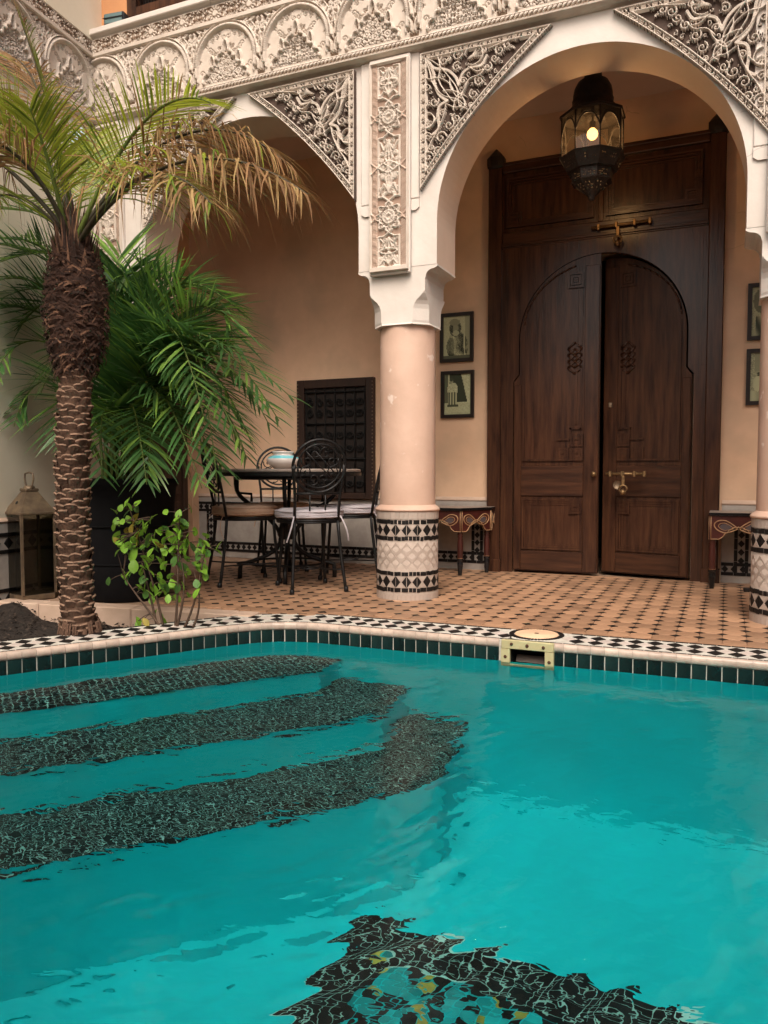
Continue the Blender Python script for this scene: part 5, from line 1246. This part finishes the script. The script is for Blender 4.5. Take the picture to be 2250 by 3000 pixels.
def outside_pool(x, y):                                        # keep the soil behind the coping
    return (x+.507)*.848+(y+1.318)*-.53 < -.235 and y < -1.17+(x+2.11)*.137
fs = [(j*nx+i,j*nx+i+1,(j+1)*nx+i+1,(j+1)*nx+i) for j in range(ny-1) for i in range(nx-1) if outside_pool(*vs[j*nx+i][:2])]
MB().add(vs, fs, 0, True).build('soil', 'soil', kind='structure')
b = MB()
for k in range(2600):
    x = rng.uniform(-2.15,-.45); y = rng.uniform(-2.6,-1.0)
    if not outside_pool(x+.02,y-.02): continue
    z = -.075+.095*math.exp(-((x+1.92)**2+(y+1.22)**2)/.018)+.035*math.exp(-((x+1.02)**2+(y+1.62)**2)/.03); s = rng.uniform(.004,.013); a = rng.uniform(0,6.28); t_ = rng.uniform(-.6,.6)
    c, d = math.cos(a)*s, math.sin(a)*s
    b.add([(x-c,y-d,z-.002),(x+d*.5,y-c*.5,z+s*t_),(x+c,y+d,z+.004),(x-d*.5,y+c*.5,z+s*.6)], [(0,1,3),(1,2,3),(0,2,1),(0,3,2)])
b.build('mulch', 'mulch', kind='stuff', label='dark bark mulch scattered on the soil bed', category='mulch')
for lab, x, y, a in (('dry pale leaf strip lying on the soil near the palm', -1.30,-1.78,.5), ('dry pale leaf strip lying on the soil by the coping', -.95,-1.83,1.0)):
    b = MB(); P = bez([(-.11,0,0),(-.03,.02,.018),(.05,-.01,.012),(.12,.01,.002)],8); b.add([p for i,q in enumerate(P) for p in ((q.x,q.y-.010*math.sin(.3+i*.33),q.z),(q.x,q.y+.010*math.sin(.3+i*.33),q.z+.003))], [(2*i,2*i+1,2*i+3,2*i+2) for i in range(len(P)-1)])
    b.build('dry_leaf', 'frond_tan', None, (x,y,-.060), (0,0,a), label=lab, category='leaf')

# ------------------------------------------------------------------ skimmer and its lid
SK = thing('pool_skimmer', 'cream plastic skimmer frame with dark opening set in the pool edge', 'skimmer', (.968,-.990,0))
b = MB(); x0, x1, z0, z1 = -.117, .117, -.160, .006; o0, o1, q0, q1 = -.078, .079, -.128, -.034
b.box(x0,x1,-.020,.0,q1,z1,c=.003).box(x0,o0,-.020,.0,q0,q1-.0005).box(o1,x1,-.020,.0,q0,q1-.0005).box(x0,x1,-.020,.0,z0,q0-.0005,c=.003); b.build('frame', 'cream_plastic', SK)
b = MB(); b.box(o0-.004,o1+.004,.11,.115,q0-.02,q1+.01).box(o0-.012,o0-.004,.001,.115,q0-.02,q1+.01).box(o1+.004,o1+.012,.001,.115,q0-.02,q1+.01).box(o0-.004,o1+.004,.001,.11,q1+.0,q1+.010); b.build('throat', 'cavity', SK)
b = MB(); b.box(o0+.006,o1-.006,-.003,.003,0,.062,c=.002); b.build('weir_flap', 'grey_top', SK, (0,.055,q0-.004), (R(-32),0,0))
sc_ = MB(); sc_.lathe([(0,.005),(.006,.004),(.008,0)], n=8); scm = sc_.mesh('screw', 'rust')
for x, z in ((-.070,-.012),(0,-.014),(.072,-.016),(-.098,-.070),(.098,-.078)): place('screw', scm, SK, (x,-.0205,z), (R(90),0,0))
LD = thing('skimmer_lid', 'round cream skimmer lid ringed by black tiles on the coping', 'lid', (LIDC[0],LIDC[1],.0))
b = MB(); b.lathe([(0,.0065),(.078,.0065),(.080,.0055),(.088,.0055),(.090,.0065),(.098,.006),(.0995,.003),(.0995,-.004)], n=48); b.build('disc', 'lid_plastic', LD)
b = MB(); b.box(-.010,.010,-.006,.006,.0066,.0085,c=.001); b.build('finger_grip', 'rust', LD)
b = MB(); b.lathe([(.100,.0008),(.132,.0008),(.132,-.006)], n=48); b.build('ring_bed', 'pale_grout', LD)
rt = MB(); rt.add([(.1025,-.0052,-.004),(.1255,-.0062,-.004),(.1255,.0062,-.004),(.1025,.0052,-.004),(.1025,-.0052,.004),(.1255,-.0062,.004),(.1255,.0062,.004),(.1025,.0052,.004)], [(4,5,6,7),(0,1,5,4),(1,2,6,5),(2,3,7,6),(3,0,4,7)]); rtm = rt.mesh('ring_tile','black_tile')
for k in range(50): place('ring_tile', rtm, LD, (0,0,0), (0,0,2*math.pi*k/50))
# floodlight, dome lamp
FD = thing('floodlight', 'small black floodlight standing on the ledge at the top left', 'lamp', (-2.045,-.185,3.722), R(8))
b = MB(); b.box(-.078,.078,-.022,.045,.012,.092,c=.008); b.build('housing', 'lamp_black', FD)
b = MB(); b.box(-.066,.066,-.026,-.0225,.022,.084,c=.001); b.build('glass_pane', 'lamp_glass', FD)
b = MB(); b.box(-.076,.076,-.032,-.0265,.052,.057).box(-.070,-.055,.0,.02,-.001,.012).box(.055,.070,.0,.02,-.001,.012); b.build('bracket', 'lamp_black', FD)
x, y = lw(.22,.0)
DM = thing('wall_dome', 'pale blue dome fixture under the carved frieze in the left corner', 'lamp', (x,y,2.96), math.atan2(-ca,sa))
b = MB(); b.lathe([(.062,-.07),(.062,-.02),(.052,.012),(.030,.034),(0,.042)], (0,.066,0), 20); b.build('cover', 'dome_blue', DM)
b = MB(); b.lathe([(0,-.085),(.05,-.082),(.064,-.072),(.064,-.0705)], (0,.066,0), 20); b.box(-.03,.03,-.002,.01,-.09,.02); b.build('mount', 'white_plaster', DM)
# ------------------------------------------------------------------ vegetation
def frond(parent, base, c1, c2, tip, n, length, width, mats, mixfn, droop, rr, rad=.008, name='frond', spread=1., rmat=0, curl=0., start=.14, fwd=.55):
    """pinnate leaf: rachis tube and two rows of folded leaflets"""
    P = bez([base, c1, c2, tip], 26); b = MB()
    b.tube([p for p in P], [rad*(1-.85*i/26)+.0012 for i in range(27)], 5, rmat)
    for k in range(n):
        t = start+(1-start)*(k+rr.random()*.6)/n; i = min(25, int(t*26)); f = t*26-i; p = P[i].lerp(P[i+1], f); d = (P[i+1]-P[i]).normalized()
        side = d.cross(Vector((0,0,1))); side = side.normalized() if side.length > .1 else Vector((1,0,0)); up = side.cross(d).normalized()
        L_ = length*(.55+.9*math.sin(math.pi*min(1,.12+.86*t))**.8)*rr.uniform(.70,1.15)*.74
        if t > .93: L_ *= .75
        for s in (-1,1):
            if rr.random() < (.12 if curl else .04): continue
            mi = mixfn(t, s, rr); fw = fwd+.75*t+rr.uniform(-.25,.25)*(1 if curl else .25)
            v = (side*s*spread+d*fw+up*(rr.uniform(.10,.38) if curl else rr.uniform(.22,.34))).normalized(); dr_ = droop*(rr.uniform(.45,1.7) if curl else rr.uniform(.85,1.2)); w = width*rr.uniform(.8,1.15)
            q = p; pts = [q]; M_ = 4
            for m_ in range(M_):
                v = (v+Vector((0,0,-1))*dr_*(.35+m_*.28)+side*s*curl*rr.uniform(-.3,.3)).normalized(); q = q+v*(L_/M_); pts.append(q)
            wn = (v.cross(up)); wn = wn.normalized() if wn.length > .05 else d
            tw = rr.uniform(-.5,.5)
            vs = []; prof = (.45,1.,.95,.62,.06)
            for m_, q in enumerate(pts):
                tt = (pts[min(m_+1,M_)]-pts[max(m_-1,0)]).normalized(); wv = tt.cross(side*s*.3+up+d*tw); wv = wv.normalized()*w*prof[m_]
                vs += [q-wv, q+wv]
            b.add(vs, [(2*m_,2*m_+1,2*m_+3,2*m_+2) for m_ in range(M_)], mi)
    return b.build(name, mats, parent)

# --- date palm in the soil bed
PX, PY = -1.02, -1.62
pt = thing('date_palm', 'date palm with scaly trunk and half dried fronds beside the pool', 'palm', (PX,PY,-.09))
lean = lambda z: (-.042*math.sin(min(1.,z/1.40)*math.pi)+.006, .01*math.sin(z*1.1))
zs = np.linspace(0,1.36,24); rad = [.097-.032*min(1,z/.18)+.004*math.sin(z*7) for z in zs]
b = MB(); b.tube([(*lean(z),z) for z in zs], rad, 20); b.build('trunk', 'bark', pt)
b = MB(); rr = random.Random(21); z = .10; row = 0
while z < 1.36:                                              # leaf-base scars: curved lips in staggered rows
    r0 = .067 if z > .2 else .067+.024*(1-z/.2); nn = 8; cx, cy = lean(z)
    for k in range(nn):
        a = 2*math.pi*(k+.5*(row % 2))/nn+row*.07+rr.uniform(-.06,.06); hw = math.pi/nn*rr.uniform(.85,1.12); zz = z+rr.uniform(-.014,.014); sg = rr.uniform(-.007,.006); out = rr.uniform(.010,.024)*(.8 if z > 1.15 else 1)
        vs = []
        for i in range(5):
            u = -1+i*.5; aa = a+u*hw; e = 1-u*u*(.6 if rr.random() < .8 else .2); sag = sg*u*u
            c_, s2 = math.cos(aa), math.sin(aa)
            vs += [(cx+(r0-.006)*c_,cy+(r0-.006)*s2,zz-.030-sag),(cx+(r0+out*e)*c_,cy+(r0+out*e)*s2,zz+.006+.012*e-sag),(cx+(r0+out*e-.004)*c_,cy+(r0+out*e-.004)*s2,zz+.013+.012*e-sag),(cx+(r0-.004)*c_,cy+(r0-.004)*s2,zz+.004-sag)]
        for i in range(4):
            o_ = i*4; b.add([vs[o_],vs[o_+1],vs[o_+4],vs[o_+5]], [(0,1,3,2)], 0); b.add([vs[o_+1],vs[o_+2],vs[o_+5],vs[o_+6]], [(0,1,3,2)], 1); b.add([vs[o_+2],vs[o_+3],vs[o_+6],vs[o_+7]], [(0,1,3,2)], 0)
    z += rr.uniform(.024,.036); row += 1
b.build('trunk_scars', ['bark','bark_tip'], pt, kind='stuff')
b = MB()                                                      # roots at the foot
for k in range(120):
    a = rr.uniform(0,6.28); r1 = rr.uniform(.11,.17); b.tube([(.085*math.cos(a),.085*math.sin(a),rr.uniform(.08,.16)),(.105*math.cos(a),.105*math.sin(a),.06),(r1*math.cos(a+.2),r1*math.sin(a+.2),rr.uniform(.0,.03))], [.006,.005,.002], 4)
b.build('root_mass', 'bark', pt, kind='stuff')
# fibrous head
hz = np.linspace(1.30,1.94,16); hr = [r*.68 for r in (.105,.135,.158,.172,.182,.188,.192,.194,.192,.188,.180,.168,.150,.128,.100,.070)]
b = MB(); b.tube([(lean(z)[0]+.0*(z-1.3),lean(z)[1],z) for z in hz], [r*.93 for r in hr], 22); b.build('fibre_head', 'fibre', pt)
b = MB()
for k in range(1500):
    z = rr.uniform(1.30,1.86); a = rr.uniform(0,6.28); r0 = np.interp(z, hz, hr); cx, cy = lean(z); P = []; da = rr.uniform(.15,.5)*rr.choice((-1,1)); dz = rr.uniform(-.035,.035); lift = rr.uniform(.0,.022)
    for i in range(4):
        u = i/3; aa = a+da*u; r1 = r0+lift*math.sin(u*2.2)+.002; P.append((cx+r1*math.cos(aa),cy+r1*math.sin(aa),z+dz*u-.02*u*u))
    w = rr.uniform(.0015,.006); mi = 1 if rr.random() < .15 else 0
    b.add([q for p in P for q in ((p[0],p[1],p[2]-w),(p[0],p[1],p[2]+w))], [(2*i,2*i+1,2*i+3,2*i+2) for i in range(3)], mi)
for k in range(150):                                          # torn sheath tips
    a = rr.uniform(0,6.28); z = rr.uniform(1.76,1.95); r0 = np.interp(z, hz, hr)*.95; cx, cy = lean(z); h = rr.uniform(.05,.17); o_ = rr.uniform(-.01,.05)
    p0 = (cx+r0*math.cos(a),cy+r0*math.sin(a),z); p1 = (cx+(r0+o_)*math.cos(a),cy+(r0+o_)*math.sin(a),z+h); w = rr.uniform(.006,.018)
    tx, ty = -math.sin(a)*w, math.cos(a)*w; b.add([(p0[0]-tx,p0[1]-ty,p0[2]),(p0[0]+tx,p0[1]+ty,p0[2]),p1], [(0,1,2)], 1 if rr.random() < .5 else 0)
b.build('fibre_strands', ['fibre','fibre_pale'], pt, kind='stuff')
FR = [('g',(-1.05,-1.60,2.11),(-1.12,-1.65,2.48),(-1.22,-1.70,2.80)),('y',(-0.81,-1.65,2.06),(-0.49,-1.70,2.42),(-0.15,-1.75,2.22)),('b',(-0.84,-1.55,2.12),(-0.38,-1.50,2.50),(0.05,-1.45,2.03)),
('b',(-0.70,-1.70,1.99),(-0.15,-1.85,2.14),(0.40,-1.95,1.72)),('o',(-0.66,-1.80,1.92),(-0.22,-2.00,2.00),(0.14,-2.15,1.66)),
('g',(-1.06,-1.70,2.05),(-1.13,-1.80,2.21),(-1.26,-1.90,2.18)),('b',(-1.14,-1.60,2.20),(-1.35,-1.60,2.66),(-1.62,-1.60,2.52)),('b',(-0.98,-1.80,2.08),(-1.06,-2.05,2.30),(-1.16,-2.25,1.95)),
('y',(-1.13,-1.45,2.11),(-1.23,-1.30,2.31),(-1.26,-1.20,2.49)),('y',(-0.98,-1.75,2.02),(-0.94,-1.85,2.16),(-0.91,-1.95,2.26)),('y',(-1.06,-1.72,2.04),(-1.10,-1.82,2.20),(-1.13,-1.92,2.32)),('b',(-1.20,-1.50,2.30),(-1.45,-1.40,2.84),(-1.77,-1.30,2.95)),
('g',(-1.29,-1.55,2.04),(-1.57,-1.50,2.26),(-1.90,-1.45,2.08)),('b',(-1.25,-1.70,2.15),(-1.50,-1.85,2.42),(-1.72,-1.92,2.20))]
mixg = lambda t, s, r: (0 if r.random() < .7 else 1) if r.random() < 1.0-1.3*max(0,t-.5) else (2 if r.random() < .6 else 3)
mixy = lambda t, s, r: 1 if r.random() < .8 else (0 if r.random() < .7 else 3)
mixb = lambda t, s, r: (2 if r.random() < .6 else 3) if r.random() < .72+.3*t else (0 if r.random() < .5 else 1)
mixo = lambda t, s, r: (0 if r.random() < .45 else 1) if r.random() < .62-.45*t else (2 if r.random() < .5 else 3)
for i, (k, a, c, t) in enumerate(FR):
    rr = random.Random(40+i); bs = Vector((.02+rr.uniform(-.03,.03), rr.uniform(-.03,.03), 1.86)); L_ = lambda p: Vector(p)-Vector((PX,PY,-.09))
    dr_ = dict(g=.12,y=.12,b=.55,o=.42)[k]; n = 84 if k in 'bo' else 50
    frond(pt, bs, L_(a), L_(c), L_(t), n, .45 if k in 'bo' else .30, .0040, ['frond_green','frond_yellow','frond_brown','frond_tan','rachis','rachis_green'], dict(g=mixg,y=mixy,b=mixb,o=mixo)[k], dr_, rr, .012, 'frond', 1., 5 if k == 'y' else 4, 0 if k in 'gy' else .8, .36 if k in 'bo' else (.30 if k == 'y' else .18))

# --- areca palm in a black pot
AX, AY = -1.56, -.70
pp = thing('plant_pot', 'large black planter pot holding the dark green palm', 'pot', (AX,AY,0))
b = MB(); b.lathe([(0,0),(.235,0),(.245,.01),(.262,.20),(.276,.40),(.288,.60),(.296,.665),(.304,.672),(.306,.71),(.296,.716),(.284,.706),(.276,.64),(0,.635)], n=40); b.build('pot_body', 'pot_black', pp)
for z in (.22,.44): b = MB(); b.ring((0,0,z), .268+.02*(z-.22)/.22, .004, 'z', 40, 5); b.build('pot_hoop', 'pot_black', pp)
ap_ = thing('areca_palm', 'bushy dark green areca palm growing from the black pot', 'palm', (AX,AY,.64))
AR = [((-1.16,-0.82,1.59),(-0.27,-0.9,1.12)),((-0.94,-0.87,1.54),(-0.3,-1.0,1.01)),((-1.04,-0.92,1.47),(-0.43,-1.1,0.83)),((-1.43,-0.67,2.01),(-1.23,-0.6,1.95)),((-1.28,-0.67,1.92),(-0.85,-0.6,1.71)),((-1.71,-0.61,2.18),(-1.54,-0.5,2.13)),((-1.01,-0.76,1.49),(-0.48,-0.8,1.0)),((-1.16,-0.92,1.29),(-0.7,-1.1,0.67)),((-1.28,-0.96,1.19),(-0.97,-1.2,0.69)),((-1.48,-0.96,1.2),(-1.27,-1.2,0.72)),((-1.14,-0.71,1.7),(-0.6,-0.7,1.45)),((-2.02,-0.67,1.89),(-2.05,-1.14,1.9)),((-2.05,-0.78,1.66),(-2.05,-1.24,1.67)),((-2.05,-0.83,1.55),(-2.05,-1.2,1.3)),((-2.05,-0.79,1.35),(-2.05,-1.07,1.02)),((-1.78,-0.87,1.22),(-1.71,-1.0,0.86)),((-1.98,-0.56,2.05),(-2.05,-0.77,2.09)),((-2.05,-0.63,2.11),(-2.05,-1.04,2.26)),((-2.05,-0.77,1.97),(-2.05,-1.27,1.93)),((-1.52,-0.56,1.86),(-1.09,-0.4,1.84)),((-1.25,-0.94,1.48),(-0.72,-1.15,1.15)),((-1.21,-0.82,1.46),(-0.82,-0.9,1.35)),((-1.09,-0.67,1.31),(-0.72,-0.6,0.92)),((-1.65,-0.91,1.51),(-1.8,-1.1,1.2)),((-1.52,-0.77,1.92),(-1.41,-0.8,1.98)),((-1.23,-0.77,1.21),(-0.79,-0.8,0.78)),((-1.82,-0.87,1.73),(-2.05,-1.01,1.6)),((-1.04,-0.96,1.61),(-0.6,-1.2,0.99))]
AR += [((-1.80,-.78,2.20),(-2.03,-1.15,2.40)),((-1.88,-.80,2.05),(-2.02,-1.35,2.15))]
_ra = random.Random(77)
AR += [((m_[0]+_ra.uniform(-.16,.16), m_[1]+_ra.uniform(-.12,.12), m_[2]+_ra.uniform(-.18,.05)), (t[0]+_ra.uniform(-.22,.03), t[1]+_ra.uniform(-.10,.2), t[2]+_ra.uniform(-.15,.06))) for m_, t in AR if m_[0] > -1.9 and _ra.random() < .8]
for i, (m_, t) in enumerate(AR):
    rr = random.Random(90+i); o_ = Vector((AX,AY,.64)); a = rr.uniform(0,6.28); bs = Vector((.12*math.cos(a),.12*math.sin(a),0)); mm = Vector(m_)-o_; tt = Vector(t)-o_; mm.z -= .16*max(0,min(1,(m_[2]-1.7)/.3)); tt.z -= .16*max(0,min(1,(t[2]-1.6)/.3))
    c1 = Vector((bs.x+(mm.x-bs.x)*.25, bs.y+(mm.y-bs.y)*.25, max(.35,mm.z*.75))); c2 = mm+(mm-(bs+tt)*.5)*.55
    light = i in (3,4,5,10,19)
    frond(ap_, bs, c1, c2, tt, 34, .38, .0076, ['areca_leaf','areca_leaf_light','rachis_green'], (lambda t_, s, r: 1 if r.random() < .6 else 0) if light else (lambda t_, s, r: 1 if r.random() < .26 else 0), .09 if t[2] < 1.3 else .07, rr, .009, 'frond', 1., 2, 0, .30, .45)

# --- rose bush
RX, RY = -.76, -1.33
rb = thing('rose_bush', 'small leafy rose bush with yellowing leaves in the soil bed', 'shrub', (RX,RY,-.09))
LV = [(-0.96,0.58),(-0.98,0.57),(-0.94,0.55),(-0.99,0.52),(-0.92,0.5),(-0.89,0.5),(-0.86,0.5),(-1.07,0.5),(-0.99,0.46),(-0.95,0.47),(-0.93,0.45),(-1.02,0.41),(-0.89,0.43),(-0.83,0.42),(-0.99,0.38),(-0.96,0.38),(-0.91,0.38),(-1.0,0.34),(-0.85,0.39),(-0.83,0.37),(-0.93,0.34),(-0.9,0.29),(-0.8,0.33),(-0.8,0.3),(-0.65,0.55),(-0.65,0.51),(-0.68,0.5),(-0.71,0.48),(-0.64,0.47),(-0.68,0.46),(-0.64,0.43),(-0.7,0.44),(-0.58,0.41),(-0.54,0.4),(-0.51,0.41),(-0.5,0.38),(-0.48,0.37),(-0.63,0.4),(-0.7,0.38),(-0.73,0.36),(-0.74,0.4),(-0.55,0.35),(-0.69,0.32),(-0.58,0.34),(-0.54,0.28),(-0.57,0.31),(-0.65,0.29),(-0.89,0.22),(-0.83,0.22),(-0.82,0.16),(-0.77,0.21),(-0.74,0.19),(-0.79,0.18),(-0.72,0.14),(-0.68,0.19),(-0.59,0.21),(-0.55,0.22),(-0.91,0.14),(-1.02,0.24),(-0.98,0.25),(-0.96,0.25),(-1.03,0.22),(-0.98,0.21),(-1.05,0.21),(-0.84,0.05),(-0.8,0.04),(-0.83,0.02),(-0.79,0.01),(-0.91,-0.01),(-0.88,0.02)]
big = {20,21,22,23,12,13,46,44,49,50,51,52,40,30,31,18}; yel = {8,9,10,11,12,3,4,66,40}
def leafm(name, mat):
    b = MB(); n = 6; vs = []
    for i in range(n+1):
        u = i/n; w = .36*math.sin(math.pi*u**.85)**.8*(1 if 0 < i < n else 0); z = .10*math.sin(u*2.6)
        vs += [(-w,u-.5,z-.02+.13*w),(0,u-.5,z-.055),(w,u-.5,z-.02+.13*w)]
    b.add(vs, [(3*i,3*i+1,3*i+4,3*i+3) for i in range(n)]+[(3*i+1,3*i+2,3*i+5,3*i+4) for i in range(n)], 0, True); return b.mesh(name, mat)
lms = [leafm('leaf','rose_leaf'), leafm('leaf','rose_leaf_yellow'), leafm('leaf','rose_leaf_bright')]
rr = random.Random(5)
stems = [[(.0,0,0),(-.02,.01,.16),(-.10,0,.38),(-.19,-.02,.66)],[(.03,0,0),(-.02,-.02,.12),(-.16,-.02,.22),(-.24,-.02,.33)],[(.05,0,0),(.08,.01,.18),(.08,.0,.40),(.10,0,.64)],[(.06,0,0),(.13,.0,.10),(.20,.02,.20),(.22,.0,.45),(.26,0,.48)],[(.04,0,0),(.10,-.02,.12),(.17,-.01,.28),(.09,0,.46)],[(-.03,0,0),(-.06,0,.14),(-.08,-.02,.26),(-.12,-.02,.40)],[(.09,0,0),(.20,.01,.10),(.23,.01,.22),(.18,.0,.36)]]
SPT = []
for q in stems:
    P = bez(q, 14); SPT += P[3:]; b = MB(); b.tube(P, [.0085-.006*i/14 for i in range(15)], 6); b.build('stem', 'stem', rb)
LV += [(x+rr.uniform(-.05,.05), z+rr.uniform(-.05,.04)) for q_ in (0,1) for x, z in LV[:58]]
for i, (x, z) in enumerate(LV):
    p = Vector((x-RX, rr.uniform(-.07,.07), z+.09)); n_ = min(SPT, key=lambda s: (s-p).length)
    tw = MB(); tw.tube(bez([n_, n_.lerp(p,.5)+Vector((0,0,.012)), p],4), .0022, 4); tw.build('twig', 'stem', rb)
    s = (.070 if i in big else .047)*rr.uniform(.88,1.15); k = 1 if i in yel else (2 if rr.random() < .3 or i >= 64 else 0)
    dx = p.x-n_.x
    place('leaf', lms[k], rb, p, (R(rr.uniform(25,80)), R(rr.uniform(-35,35)), R(-40*math.copysign(1,dx) if abs(dx) > .02 else rr.uniform(-60,60))+R(rr.uniform(-50,50))+math.pi*(rr.random() < .5)), (s,s*rr.uniform(1.0,1.3),s))
